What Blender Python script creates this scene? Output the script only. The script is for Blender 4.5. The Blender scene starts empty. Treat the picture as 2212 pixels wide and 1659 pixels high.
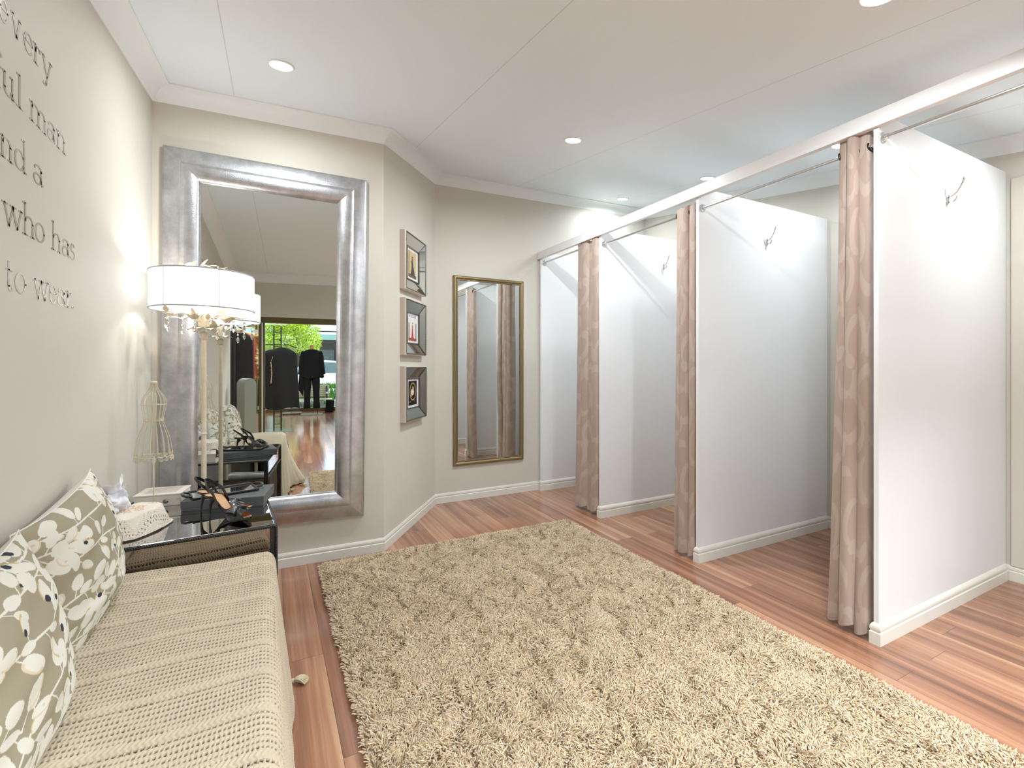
import bpy, math, random
import numpy as np
PI = math.pi
R = math.radians
random.seed(7)
rng = np.random.default_rng(11)
scene = bpy.context.scene
COL = scene.collection

# ------------------------------------------------------------------ basics
def lin(r, g, b):
    f = lambda c: (c / 255 / 12.92) if c / 255 <= 0.04045 else ((c / 255 + 0.055) / 1.055) ** 2.4
    return (f(r), f(g), f(b))

class MB:
    """collects shapes into one mesh"""
    def __init__(self):
        self.v = []; self.f = []
    def add(self, vs, fs):
        o = len(self.v)
        self.v += [tuple(p) for p in vs]
        self.f += [tuple(i + o for i in f) for f in fs]
        return self
    def box(self, x0, x1, y0, y1, z0, z1):
        vs = [(x0,y0,z0),(x1,y0,z0),(x1,y1,z0),(x0,y1,z0),(x0,y0,z1),(x1,y0,z1),(x1,y1,z1),(x0,y1,z1)]
        return self.add(vs, [(3,2,1,0),(4,5,6,7),(0,1,5,4),(1,2,6,5),(2,3,7,6),(3,0,4,7)])
    def prism(self, poly, z0, z1):
        """poly: ccw xy list; z0/z1 numbers or functions of (x,y)"""
        n = len(poly)
        a = z0 if callable(z0) else (lambda x, y: z0)
        b = z1 if callable(z1) else (lambda x, y: z1)
        vs = [(x, y, a(x, y)) for x, y in poly] + [(x, y, b(x, y)) for x, y in poly]
        fs = [tuple(range(n - 1, -1, -1)), tuple(range(n, 2 * n))]
        fs += [(i, (i + 1) % n, n + (i + 1) % n, n + i) for i in range(n)]
        return self.add(vs, fs)
    def tube(self, pts, r, n=8, close=False, cap=True):
        pts = [np.array(p, float) for p in pts]
        m = len(pts)
        rs = r if hasattr(r, '__len__') else [r] * m
        vs = []; prev = None
        for i, p in enumerate(pts):
            if close:
                t = pts[(i + 1) % m] - pts[i - 1]
            else:
                t = pts[min(i + 1, m - 1)] - pts[max(i - 1, 0)]
            t = t / (np.linalg.norm(t) + 1e-12)
            if prev is None:
                a = np.array([0, 0, 1.0]) if abs(t[2]) < .9 else np.array([1.0, 0, 0])
                u = np.cross(t, a)
            else:
                u = prev - t * np.dot(prev, t)
            u /= (np.linalg.norm(u) + 1e-12); prev = u
            w = np.cross(t, u)
            for k in range(n):
                q = 2 * PI * k / n
                vs.append(p + rs[i] * (math.cos(q) * u + math.sin(q) * w))
        fs = []
        for i in range(m if close else m - 1):
            j = (i + 1) % m
            for k in range(n):
                l = (k + 1) % n
                fs.append((i * n + k, i * n + l, j * n + l, j * n + k))
        if cap and not close:
            fs.append(tuple(range(n - 1, -1, -1)))
            fs.append(tuple((m - 1) * n + k for k in range(n)))
        return self.add(vs, fs)
    def lathe(self, prof, c=(0, 0, 0), n=32, cap=True):
        vs = []; m = len(prof)
        for r, z in prof:
            for k in range(n):
                q = 2 * PI * k / n
                vs.append((c[0] + r * math.cos(q), c[1] + r * math.sin(q), c[2] + z))
        fs = [(i * n + k, i * n + (k + 1) % n, (i + 1) * n + (k + 1) % n, (i + 1) * n + k) for i in range(m - 1) for k in range(n)]
        if cap:
            if prof[0][0] > 1e-5: fs.append(tuple(range(n - 1, -1, -1)))
            if prof[-1][0] > 1e-5: fs.append(tuple((m - 1) * n + k for k in range(n)))
        return self.add(vs, fs)
    def grid(self, P, close_u=False, close_v=False):
        P = np.asarray(P); a, b = P.shape[:2]
        fs = []
        for i in range(a if close_u else a - 1):
            for j in range(b if close_v else b - 1):
                fs.append((i * b + j, ((i + 1) % a) * b + j, ((i + 1) % a) * b + (j + 1) % b, i * b + (j + 1) % b))
        return self.add(P.reshape(-1, 3), fs)
    def ball(self, c, r, n=12, sz=1.0):
        prof = [(max(1e-6, r * math.sin(PI * i / n)), -r * sz * math.cos(PI * i / n)) for i in range(n + 1)]
        return self.lathe(prof, c, n=n * 2 if n > 6 else 10)
    def xf(self, M):
        """apply a 3x3 + translation function to everything"""
        self.v = [tuple(M(p)) for p in self.v]; return self
    def build(self, name, mat, parent=None, smooth=False, bevel=0, seg=2):
        me = bpy.data.meshes.new(name)
        me.from_pydata(self.v, [], self.f); me.update()
        return finish(name, me, mat, parent, smooth, bevel, seg)

def finish(name, me, mat, parent=None, smooth=False, bevel=0, seg=2):
    o = bpy.data.objects.new(name, me); COL.objects.link(o)
    for m in (mat if isinstance(mat, (list, tuple)) else [mat]):
        me.materials.append(m)
    if parent is not None: o.parent = parent
    if smooth:
        me.shade_smooth()
        if smooth == 'auto':
            md = o.modifiers.new('es', 'EDGE_SPLIT'); md.split_angle = R(40)
    if bevel:
        md = o.modifiers.new('bv', 'BEVEL'); md.width = bevel; md.segments = seg; md.limit_method = 'ANGLE'; md.angle_limit = R(35)
    return o

def fast_grid(name, P, mat, parent=None, col=None, smooth=True, mat_idx=None):
    """numpy grid mesh with optional per-vertex colour"""
    a, b = P.shape[:2]
    me = bpy.data.meshes.new(name)
    me.vertices.add(a * b)
    me.vertices.foreach_set('co', P.reshape(-1).astype(np.float32))
    i = np.arange(a - 1)[:, None]; j = np.arange(b - 1)[None, :]
    q = np.stack([i * b + j, (i + 1) * b + j, (i + 1) * b + j + 1, i * b + j + 1], -1).reshape(-1, 4)
    n = len(q)
    me.loops.add(n * 4); me.loops.foreach_set('vertex_index', q.reshape(-1).astype(np.int32))
    me.polygons.add(n); me.polygons.foreach_set('loop_start', (np.arange(n) * 4).astype(np.int32))
    me.update(calc_edges=True)
    if col is not None:
        at = me.color_attributes.new('col', 'FLOAT_COLOR', 'POINT')
        c = np.ones((a * b, 4), np.float32); c[:, :3] = col.reshape(-1, 3)
        at.data.foreach_set('color', c.reshape(-1))
    return finish(name, me, mat, parent, smooth)

def empty(name, loc=(0, 0, 0), rz=0.0):
    o = bpy.data.objects.new(name, None); COL.objects.link(o)
    o.location = loc; o.rotation_euler = (0, 0, rz); o.empty_display_size = .05
    return o
def tag(o, label, cat, group=None, kind=None):
    o['label'] = label; o['category'] = cat
    if group: o['group'] = group
    if kind: o['kind'] = kind
    return o
def struct(o):
    o['kind'] = 'structure'; return o
def copy_tree(o, parent=None):
    c = o.copy(); COL.objects.link(c)
    if parent is not None: c.parent = parent
    for ch in list(o.children): copy_tree(ch, c)
    return c

# ------------------------------------------------------------------ materials
def newmat(name):
    m = bpy.data.materials.new(name); m.use_nodes = True
    nt = m.node_tree; b = nt.nodes['Principled BSDF']
    return m, nt, b
def N(nt, t, **kw):
    n = nt.nodes.new(t)
    for k, v in kw.items(): setattr(n, k, v)
    return n
def plain(name, rgb, rough=.5, metal=0., bump=0., bscale=200, spec=.5, emit=None, estr=0, var=0, vscale=3, trans=0, ior=1.45, coat=0, sheen=0):
    m, nt, b = newmat(name)
    c = (*rgb, 1)
    b.inputs['Base Color'].default_value = c
    b.inputs['Roughness'].default_value = rough
    b.inputs['Metallic'].default_value = metal
    b.inputs['Specular IOR Level'].default_value = spec
    b.inputs['IOR'].default_value = ior
    b.inputs['Transmission Weight'].default_value = trans
    b.inputs['Coat Weight'].default_value = coat
    b.inputs['Coat Roughness'].default_value = .08
    b.inputs['Sheen Weight'].default_value = sheen
    if emit:
        b.inputs['Emission Color'].default_value = (*emit, 1); b.inputs['Emission Strength'].default_value = estr
    tc = N(nt, 'ShaderNodeTexCoord')
    if var:
        no = N(nt, 'ShaderNodeTexNoise'); no.inputs['Scale'].default_value = vscale; no.inputs['Detail'].default_value = 5
        nt.links.new(tc.outputs['Object'], no.inputs['Vector'])
        mx = N(nt, 'ShaderNodeMix', data_type='RGBA')
        mx.inputs['A'].default_value = tuple(x * (1 - var) for x in rgb) + (1,)
        mx.inputs['B'].default_value = tuple(min(1, x * (1 + var)) for x in rgb) + (1,)
        nt.links.new(no.outputs['Fac'], mx.inputs['Factor']); nt.links.new(mx.outputs['Result'], b.inputs['Base Color'])
    if bump:
        no = N(nt, 'ShaderNodeTexNoise'); no.inputs['Scale'].default_value = bscale; no.inputs['Detail'].default_value = 3
        nt.links.new(tc.outputs['Object'], no.inputs['Vector'])
        bp = N(nt, 'ShaderNodeBump'); bp.inputs['Strength'].default_value = bump; bp.inputs['Distance'].default_value = .002
        nt.links.new(no.outputs['Fac'], bp.inputs['Height']); nt.links.new(bp.outputs['Normal'], b.inputs['Normal'])
    return m
def attrmat(name, rough=.85, sheen=0., bump=0., bscale=900, gain=1., spec=.3):
    m, nt, b = newmat(name)
    at = N(nt, 'ShaderNodeAttribute', attribute_name='col')
    nt.links.new(at.outputs['Color'], b.inputs['Base Color'])
    b.inputs['Roughness'].default_value = rough
    b.inputs['Sheen Weight'].default_value = sheen
    b.inputs['Specular IOR Level'].default_value = spec
    if bump:
        tc = N(nt, 'ShaderNodeTexCoord')
        no = N(nt, 'ShaderNodeTexNoise'); no.inputs['Scale'].default_value = bscale
        nt.links.new(tc.outputs['Object'], no.inputs['Vector'])
        bp = N(nt, 'ShaderNodeBump'); bp.inputs['Strength'].default_value = bump; bp.inputs['Distance'].default_value = .001
        nt.links.new(no.outputs['Fac'], bp.inputs['Height']); nt.links.new(bp.outputs['Normal'], b.inputs['Normal'])
    return m

M = {}
M['wall'] = plain('wall_paint', lin(212, 208, 197), .55, bump=.05, bscale=300, var=.015, vscale=2)
M['ceil_trim'] = plain('cornice_paint', lin(236, 241, 243), .45)
M['panel'] = plain('white_panel', lin(233, 234, 236), .38, bump=.03, bscale=400, var=.015, vscale=3)
M['skirt'] = plain('skirting_gloss', lin(228, 226, 217), .3)
M['header'] = plain('header_paint', lin(236, 236, 236), .3)
M['chrome'] = plain('chrome', (.82, .82, .83), .12, 1.)
M['dark_metal'] = plain('dark_metal', (.05, .05, .05), .35, .8)
M['glass_mirror'] = plain('mirror_glass', (.74, .765, .74), .0, 1.)
M['smoke_mirror'] = plain('table_mirror', (.62, .62, .61), .015, 1.)
M['bronze_mirror'] = plain('bronze_mirror', (.34, .30, .26), .02, 1.)
M['black_wood'] = plain('black_lacquer', (.012, .012, .014), .25, coat=.4)
M['cream'] = plain('cream_paint', lin(226, 214, 190), .5, var=.12, vscale=40)
M['cream_wire'] = plain('cream_wire', lin(222, 212, 186), .5, var=.08, vscale=60)
M['black_patent'] = plain('black_patent', (.01, .01, .012), .12, coat=.6)
M['tan'] = plain('tan_leather', lin(214, 168, 126), .5)
M['charcoal_bow'] = plain('charcoal_bow', (.055, .058, .064), .25, coat=.3)
M['crystal'] = plain('crystal', (1, 1, 1), .02, trans=1., ior=1.6)
M['grey_box'] = plain('grey_box', lin(92, 94, 98), .45, var=.08, vscale=20)
M['pages'] = plain('box_side', lin(168, 168, 168), .5)
M['white_paper'] = plain('tissue_paper', lin(240, 240, 246), .7, bump=.15, bscale=60)
M['white_wood'] = plain('distressed_white', lin(232, 222, 212), .55, var=.06, vscale=30)
M['gold_frame'] = plain('gold_frame', lin(150, 134, 98), .38, .75, var=.1, vscale=80)
M['pewter'] = plain('pewter_bead', lin(126, 122, 108), .3, .85)
M['champagne'] = plain('champagne_side', lin(214, 202, 190), .45, .2)
M['mat_board'] = plain('mat_board', lin(228, 228, 232), .8)
M['hook_metal'] = plain('hook_metal', (.74, .74, .74), .2, 1.)
M['knob'] = plain('pewter_knob', (.25, .24, .23), .3, 1.)
M['yarn'] = plain('yarn', lin(206, 194, 166), .9)
M['linen'] = plain('bench_linen', lin(150, 140, 122), .9, bump=.2, bscale=500)
M['dark_wood'] = plain('dark_wood', (.05, .03, .02), .4)
M['rug_base'] = plain('rug_backing', lin(158, 142, 116), .95)
M['lens'] = plain('lamp_lens', (1, 1, 1), .4, emit=(1, .99, .97), estr=14)
M['white_plastic'] = plain('white_plastic', lin(238, 238, 238), .4)
M['rod'] = plain('steel_rod', (.72, .72, .73), .14, 1.)
M['letters'] = plain('vinyl_letters', lin(174, 167, 156), .28, spec=.6)
M['print'] = attrmat('print', .6)
M['fabric_print'] = attrmat('printed_linen', .85, bump=.25, bscale=1400)
M['knit'] = attrmat('knit', .95, sheen=.15, bump=.3, bscale=1200)
M['plain_white_cloth'] = plain('cushion_back', lin(230, 227, 220), .85, bump=.2, bscale=1200)
M['black_cloth'] = plain('black_cloth', (.003, .003, .004), .9)
M['black_lace'] = plain('black_lace', (.02, .02, .022), .8, bump=1., bscale=90, var=.9, vscale=120)
M['tan_cloth'] = plain('tan_cloth', lin(186, 160, 112), .85)
M['pink_cloth'] = plain('pink_cloth', lin(170, 70, 78), .8, var=.4, vscale=40)
M['grey_ped'] = plain('grey_panel', lin(150, 154, 144), .5)
M['beech'] = plain('beech_neck', lin(186, 140, 92), .5)
M['plate_glass'] = plain('base_plate', (.45, .5, .5), .12, .7)
M['bronze_frame'] = plain('bronze_frame', lin(104, 92, 62), .35, .6)
M['bench_wood'] = plain('bench_slats', lin(176, 166, 140), .7, var=.15, vscale=10)
M['bark'] = plain('bark', lin(70, 58, 46), .9)
M['leaf'] = plain('leaf_lime', lin(168, 196, 30), .6, var=.35, vscale=2.5)
M['hedge'] = plain('hedge_green', lin(90, 150, 40), .7, var=.3, vscale=4)
M['car_white'] = plain('car_white', lin(236, 240, 242), .2, coat=.5)
M['car_glass'] = plain('car_glass', (.14, .19, .19), .08)
M['tyre'] = plain('tyre', (.02, .02, .02), .8)
M['pave'] = plain('pavement', lin(176, 178, 172), .8, var=.06, vscale=3)
M['asphalt'] = plain('asphalt', lin(110, 112, 112), .9)
M['mint'] = plain('mint_wall', lin(170, 200, 186), .7)
M['green_awning'] = plain('green_awning', lin(120, 160, 146), .6)
M['white_ext'] = plain('white_board', lin(244, 244, 242), .6)
M['dark_ext'] = plain('dark_shop', lin(52, 56, 54), .6, var=.3, vscale=3)
M['roof'] = plain('grey_roof', lin(120, 128, 130), .7)
M['bulb'] = plain('bulb', (1, 1, 1), .4, emit=(1, .97, .93), estr=9)

# translucent pleated shade
m, nt, b = newmat('pleated_shade'); M['shade'] = m
out = nt.nodes['Material Output']
tr = N(nt, 'ShaderNodeBsdfTranslucent'); tr.inputs['Color'].default_value = (.86, .88, .93, 1)
df = N(nt, 'ShaderNodeBsdfDiffuse'); df.inputs['Color'].default_value = (.82, .83, .86, 1)
mx = N(nt, 'ShaderNodeMixShader'); mx.inputs['Fac'].default_value = .5
nt.links.new(df.outputs[0], mx.inputs[1]); nt.links.new(tr.outputs[0], mx.inputs[2]); nt.links.new(mx.outputs[0], out.inputs['Surface'])

# silver leaf frame
m, nt, b = newmat('silver_leaf'); M['silver'] = m
tc = N(nt, 'ShaderNodeTexCoord')
no = N(nt, 'ShaderNodeTexNoise'); no.inputs['Scale'].default_value = 9; no.inputs['Detail'].default_value = 8; no.inputs['Roughness'].default_value = .7
nt.links.new(tc.outputs['Object'], no.inputs['Vector'])
rp = N(nt, 'ShaderNodeValToRGB'); e = rp.color_ramp.elements
e[0].position = .3; e[0].color = (.42, .425, .45, 1); e[1].position = .7; e[1].color = (.70, .71, .74, 1)
nt.links.new(no.outputs['Fac'], rp.inputs['Fac']); nt.links.new(rp.outputs['Color'], b.inputs['Base Color'])
b.inputs['Metallic'].default_value = 1.; b.inputs['Roughness'].default_value = .34
vo = N(nt, 'ShaderNodeTexVoronoi'); vo.inputs['Scale'].default_value = 160
nt.links.new(tc.outputs['Object'], vo.inputs['Vector'])
bp = N(nt, 'ShaderNodeBump'); bp.inputs['Strength'].default_value = .22; bp.inputs['Distance'].default_value = .002
nt.links.new(vo.outputs['Distance'], bp.inputs['Height']); nt.links.new(bp.outputs['Normal'], b.inputs['Normal'])

# ceiling with faint sheet joints
m, nt, b = newmat('ceiling_paint'); M['ceiling'] = m
b.inputs['Roughness'].default_value = .6
tc = N(nt, 'ShaderNodeTexCoord'); sx = N(nt, 'ShaderNodeSeparateXYZ'); nt.links.new(tc.outputs['Object'], sx.inputs[0])
a1 = N(nt, 'ShaderNodeMath', operation='ADD'); a1.inputs[1].default_value = .183 + 12.0; nt.links.new(sx.outputs['X'], a1.inputs[0])
md = N(nt, 'ShaderNodeMath', operation='PINGPONG'); md.inputs[1].default_value = .6; nt.links.new(a1.outputs[0], md.inputs[0])
lt = N(nt, 'ShaderNodeMath', operation='LESS_THAN'); lt.inputs[1].default_value = .0018; nt.links.new(md.outputs[0], lt.inputs[0])
mxc = N(nt, 'ShaderNodeMix', data_type='RGBA'); mxc.inputs['A'].default_value = (*lin(234, 243, 249), 1); mxc.inputs['B'].default_value = (*lin(206, 207, 207), 1)
nt.links.new(lt.outputs[0], mxc.inputs['Factor']); nt.links.new(mxc.outputs['Result'], b.inputs['Base Color'])

# plank floor
m, nt, b = newmat('plank_floor'); M['floor'] = m
L = nt.links.new
def mth(op, a=None, bv=None, **kw):
    n = N(nt, 'ShaderNodeMath', operation=op)
    for i, x in enumerate((a, bv)):
        if x is None: continue
        if isinstance(x, (int, float)): n.inputs[i].default_value = x
        else: L(x, n.inputs[i])
    return n.outputs[0]
tc = N(nt, 'ShaderNodeTexCoord'); sx = N(nt, 'ShaderNodeSeparateXYZ'); L(tc.outputs['Object'], sx.inputs[0])
X, Y = sx.outputs['X'], sx.outputs['Y']
pw = .1485
px = mth('DIVIDE', mth('ADD', X, -.2195 + 40 * pw), pw)
pid = mth('FLOOR', px); pfr = mth('FRACT', px)
wn = N(nt, 'ShaderNodeTexWhiteNoise', noise_dimensions='1D'); L(pid, wn.inputs['W'])
yy = mth('ADD', mth('DIVIDE', Y, 1.75), mth('MULTIPLY', wn.outputs['Value'], 7.3))
eid = mth('FLOOR', yy); efr = mth('FRACT', yy)
comb = N(nt, 'ShaderNodeCombineXYZ'); L(pid, comb.inputs[0]); L(eid, comb.inputs[1])
wn2 = N(nt, 'ShaderNodeTexWhiteNoise', noise_dimensions='2D'); L(comb.outputs[0], wn2.inputs['Vector'])
gv = N(nt, 'ShaderNodeCombineXYZ')
L(mth('ADD', mth('MULTIPLY', X, 1.0), mth('MULTIPLY', wn2.outputs['Value'], 13.)), gv.inputs[0])
L(mth('ADD', mth('MULTIPLY', Y, .03), mth('MULTIPLY', wn2.outputs['Value'], 5.)), gv.inputs[1])
n1 = N(nt, 'ShaderNodeTexNoise'); n1.inputs['Scale'].default_value = 17; n1.inputs['Detail'].default_value = 3; n1.inputs['Roughness'].default_value = .55; n1.inputs['Distortion'].default_value = .25; L(gv.outputs[0], n1.inputs['Vector'])
n2 = N(nt, 'ShaderNodeTexNoise'); n2.inputs['Scale'].default_value = 120; n2.inputs['Detail'].default_value = 3; L(gv.outputs[0], n2.inputs['Vector'])
g = mth('ADD', mth('MULTIPLY', n1.outputs['Fac'], .8), mth('MULTIPLY', n2.outputs['Fac'], .2))
g = mth('ADD', g, mth('MULTIPLY', mth('SUBTRACT', wn2.outputs['Value'], .5), .16))
rp = N(nt, 'ShaderNodeValToRGB'); cr = rp.color_ramp
cr.elements[0].position = .30; cr.elements[0].color = (*lin(112, 76, 58), 1)
cr.elements[1].position = .72; cr.elements[1].color = (*lin(194, 152, 119), 1)
x = cr.elements.new(.44); x.color = (*lin(147, 102, 79), 1)
x = cr.elements.new(.56); x.color = (*lin(168, 120, 93), 1)
L(g, rp.inputs['Fac'])
seam = mth('MAXIMUM', mth('LESS_THAN', pfr, .012), mth('LESS_THAN', efr, .0012))
sm = N(nt, 'ShaderNodeMix', data_type='RGBA'); sm.inputs['B'].default_value = (*lin(80, 48, 34), 1)
L(mth('MULTIPLY', seam, .75), sm.inputs['Factor']); L(rp.outputs['Color'], sm.inputs['A']); L(sm.outputs['Result'], b.inputs['Base Color'])
b.inputs['Roughness'].default_value = .15
b.inputs['Specular IOR Level'].default_value = .5
b.inputs['Coat Weight'].default_value = .35; b.inputs['Coat Roughness'].default_value = .1
bp = N(nt, 'ShaderNodeBump'); bp.inputs['Strength'].default_value = .3; bp.inputs['Distance'].default_value = .001; bp.invert = True
L(seam, bp.inputs['Height']); L(bp.outputs['Normal'], b.inputs['Normal'])

# curtain: patterned face, plain tan lining on the back
m, nt, b = newmat('curtain_fabric'); M['curtain'] = m
at = N(nt, 'ShaderNodeAttribute', attribute_name='col'); ge = N(nt, 'ShaderNodeNewGeometry')
mx = N(nt, 'ShaderNodeMix', data_type='RGBA'); mx.inputs['B'].default_value = (*lin(178, 156, 128), 1)
nt.links.new(ge.outputs['Backfacing'], mx.inputs['Factor']); nt.links.new(at.outputs['Color'], mx.inputs['A']); nt.links.new(mx.outputs['Result'], b.inputs['Base Color'])
b.inputs['Roughness'].default_value = .75; b.inputs['Sheen Weight'].default_value = .2

# shop window glass
m, nt, b = newmat('window_glass'); M['window_glass'] = m
out = nt.nodes['Material Output']
tp = N(nt, 'ShaderNodeBsdfTransparent'); gl = N(nt, 'ShaderNodeBsdfGlossy'); gl.inputs['Roughness'].default_value = .02
fr = N(nt, 'ShaderNodeFresnel'); fr.inputs['IOR'].default_value = 1.3
mx = N(nt, 'ShaderNodeMixShader'); nt.links.new(fr.outputs[0], mx.inputs['Fac']); nt.links.new(tp.outputs[0], mx.inputs[1]); nt.links.new(gl.outputs[0], mx.inputs[2]); nt.links.new(mx.outputs[0], out.inputs['Surface'])
# rug yarn
M['rug_yarn'] = attrmat('rug_yarn', .9, spec=.15)
# ------------------------------------------------------------------ camera
TH = math.atan(526 / 1015)
cam = bpy.data.cameras.new('camera'); cam_o = bpy.data.objects.new('camera', cam); COL.objects.link(cam_o)
cam_o.location = (0, 0, 1.3); cam_o.rotation_euler = (PI / 2, 0, -TH)
cam.sensor_fit = 'HORIZONTAL'; cam.sensor_width = 36; cam.lens = 1015 / 2212 * 36
cam.shift_y = -39.5 / 2212; cam.clip_start = .02; cam.clip_end = 200
scene.camera = cam_o

# ------------------------------------------------------------------ room shell
CB = lambda x, y: 2.345 + .018 * x + .150 * y      # cornice foot
CZ = lambda x, y: CB(x, y) + .092                    # sloping ceiling
ROOM = [(-.6, .05), (-.6, 3.388), (.72, 3.351), (1.391, 4.258), (4.0, 4.255), (4.0, .05)]
WN = ['left', 'front', 'angled', 'back', 'right', 'rear']
WL = {'left': 'beige left wall with pale serif lettering', 'front': 'beige wall behind the big silver mirror',
      'angled': 'narrow angled beige wall with three small frames', 'back': 'beige back wall carrying the slim gold mirror',
      'right': 'beige wall at the back of the fitting cubicles', 'rear': 'beige bulkhead above the opening to the shop'}

def right_n(a, b):
    d = np.array(b, float) - np.array(a, float); d /= np.linalg.norm(d)
    return np.array([d[1], -d[0]])
def offset_path(path, out, closed):
    P = [np.array(p, float) for p in path]; n = len(P); res = []
    for i in range(n):
        segs = []
        if closed or i > 0: segs.append(right_n(P[i - 1], P[i]))
        if closed or i < n - 1: segs.append(right_n(P[i], P[(i + 1) % n]))
        if len(segs) == 1: res.append(P[i] + segs[0] * out)
        else:
            m = segs[0] + segs[1]; m /= np.dot(m, segs[0]); res.append(P[i] + m * out)
    return res
def sweep(mb, path, prof, closed=False, seg=None, zf=None):
    """prof: (out, z) pairs, drawn out to the right of the path; seg picks one segment"""
    rings = [offset_path(path, o, closed) for o, z in prof]
    n = len(path)
    idx = [seg] if seg is not None else list(range(n if closed else n - 1))
    for i in idx:
        j = (i + 1) % n; vs = []
        for k in (i, j):
            for r, (o, z) in zip(rings, prof):
                x, y = r[k]; vs.append((x, y, z if zf is None else zf(x, y) + z))
        m = len(prof)
        mb.add(vs, [(q, q + 1, m + q + 1, m + q) for q in range(m - 1)] + [tuple(range(m - 1, -1, -1)), tuple(range(m, 2 * m))])
    return mb

COVE = [(0, -.094), (.006, -.094), (.010, -.086), (.022, -.06), (.042, -.034), (.068, -.016), (.088, -.010), (.094, -.008), (.094, .004), (0, .004)]
SKIRT = [(0, 0), (.014, 0), (.014, .055), (.009, .060), (.012, .068), (.009, .082), (.004, .09), (0, .09)]
for i, nme in enumerate(WN):
    a, b = np.array(ROOM[i]), np.array(ROOM[(i + 1) % 6])
    n = right_n(a, b); d = (b - a) / np.linalg.norm(b - a)
    if nme == 'rear':
        w = MB().box(-.7, 3.0, -.09, .05, 1.915, 2.60).box(3.0, 4.1, -.09, .05, 0, 2.60).build('wall_rear', M['wall'])
    else:
        ea = .05 if nme in ('left', 'front', 'back', 'right') else 0
        p0, p1 = (a - d * (.0)), (b + d * (.0))
        q = [tuple(p0), tuple(p1), tuple(p1 - n * .1 + d * ea), tuple(p0 - n * .1 - d * ea)]
        w = MB().prism(q[::-1] if False else q, 0, lambda x, y: CZ(x, y) + .05).build('wall_' + nme, M['wall'])
    tag(struct(w), WL[nme], 'wall')
    c = sweep(MB(), ROOM, COVE, True, i, CZ).build('trim_cornice_' + nme, M['ceil_trim'], smooth='auto')
    tag(struct(c), 'white coved cornice along the ' + {'left': 'lettered wall', 'front': 'wall over the big silver mirror', 'angled': 'angled wall over the small frames', 'back': 'wall over the gold mirror', 'right': 'cubicle wall', 'rear': 'shop opening'}[nme], 'cornice')
for i, nme in enumerate(WN[:5]):
    s = sweep(MB(), ROOM, SKIRT, True, i).build('baseboard_' + nme, M['skirt'], smooth='auto')
    tag(struct(s), 'cream moulded baseboard along the ' + {'left': 'lettered wall behind the daybed', 'front': 'wall under the big silver mirror', 'angled': 'angled wall under the small frames', 'back': 'wall under the gold mirror', 'right': 'back of the cubicles'}[nme], 'baseboard')

fl = MB().box(-2.4, 4.1, -7.95, 4.36, -.06, 0).build('floor', M['floor'])
tag(struct(fl), 'glossy reddish brown timber plank floor', 'floor')
ce = MB().prism([(-.69, -.05), (4.09, -.05), (4.09, 4.35), (-.69, 4.35)], CZ, lambda x, y: CZ(x, y) + .08).build('ceiling', M['ceiling'])
tag(struct(ce), 'sloping white ceiling with faint sheet joints', 'ceiling')

# bronze framing of the shop opening
db = MB().box(-.6, 3.0, -.07, .03, 1.845, 1.915).build('door_1', M['bronze_frame'])
MB().box(-.298, -.262, -.06, .02, 0, 1.845).box(-.25, -.228, -.05, .01, 0, 1.845).build('door_frame', M['bronze_frame'], db)
MB().box(-.263, -.249, -.055, .022, 0, 1.845).build('door_strip', M['white_ext'], db)
tag(struct(db), 'bronze metal frame around the wide opening to the shop', 'door frame')

# cubicle wall sheet panels (beige boards with a shadow line at the top)
bp_ = MB()
for y0, y1 in ((1.19, 2.165), (2.225, 3.195), (3.255, 4.2), (.1, 1.135)):
    bp_.box(3.988, 4.0, y0, y1, .09, 2.43)
b_ = bp_.build('trim_1', M['wall'], bevel=.002)
tag(struct(b_), 'beige sheet boards lining the cubicle back wall', 'wall panel')

# white rail running over the cubicle fronts
h = MB()
h.box(2.505, 2.536, .1, 4.25, 2.428, 2.487).box(2.501, 2.536, .1, 4.25, 2.412, 2.4285).box(2.503, 2.5052, .1, 4.25, 2.4285, 2.434)
h = h.build('trim_2', M['header'], bevel=.0015)
tag(struct(h), 'white rail running above the fronts of the cubicles', 'rail')

# ------------------------------------------------------------------ cubicle partitions
PY = [(4.206, 4.236, 'white partition lining the back wall beside the gold mirror'),
      (3.216, 3.240, 'narrowest-looking white partition with a hook, behind the farthest curtain'),
      (2.186, 2.208, 'middle white partition with a hook, between the two nearer curtains'),
      (1.156, 1.177, 'largest-looking white partition with a hook, right of the nearest curtain')]
PSK = [(0, 0), (.013, 0), (.013, .056), (.0085, .061), (.0125, .070), (.011, .084), (.005, .094), (0, .1)]
parts = []
for y0, y1, lab in PY:
    t = tag(empty('cubicle_partition', (2.52, y0, 0)), lab, 'partition', 'white partitions between the fitting cubicles', 'thing')
    Lx = 3.985 - 2.52; T = y1 - y0
    prof = [(0, 0), (Lx, 0), (Lx, 2.478), (.018, 2.478), (.018, 2.41), (0, 2.41)]
    mb = MB(); n = len(prof)
    vs = [(x, 0, z) for x, z in prof] + [(x, T, z) for x, z in prof]
    mb.add(vs, [tuple(range(n)), tuple(range(2 * n - 1, n - 1, -1))] + [(i, n + i, n + (i + 1) % n, (i + 1) % n) for i in range(n)])
    mb.build('panel', M['panel'], t, bevel=.0012)
    MB().box(.0, .012, -.0008, 0, .1, 2.41).build('edge_strip', M['panel'], t)
    far = T if y0 < 4 else T
    path = [(Lx - .012, T), (0, T), (0, 0), (Lx - .012, 0)]
    if y0 > 4: path = [(0, T), (0, 0), (Lx - .012, 0)]
    # right normal must point outwards: walk so that the panel is on the left
    sk = sweep(MB(), path[::-1] if False else path, PSK)
    sk.build('skirting', M['skirt'], t, smooth='auto')
    parts.append(t)

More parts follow.
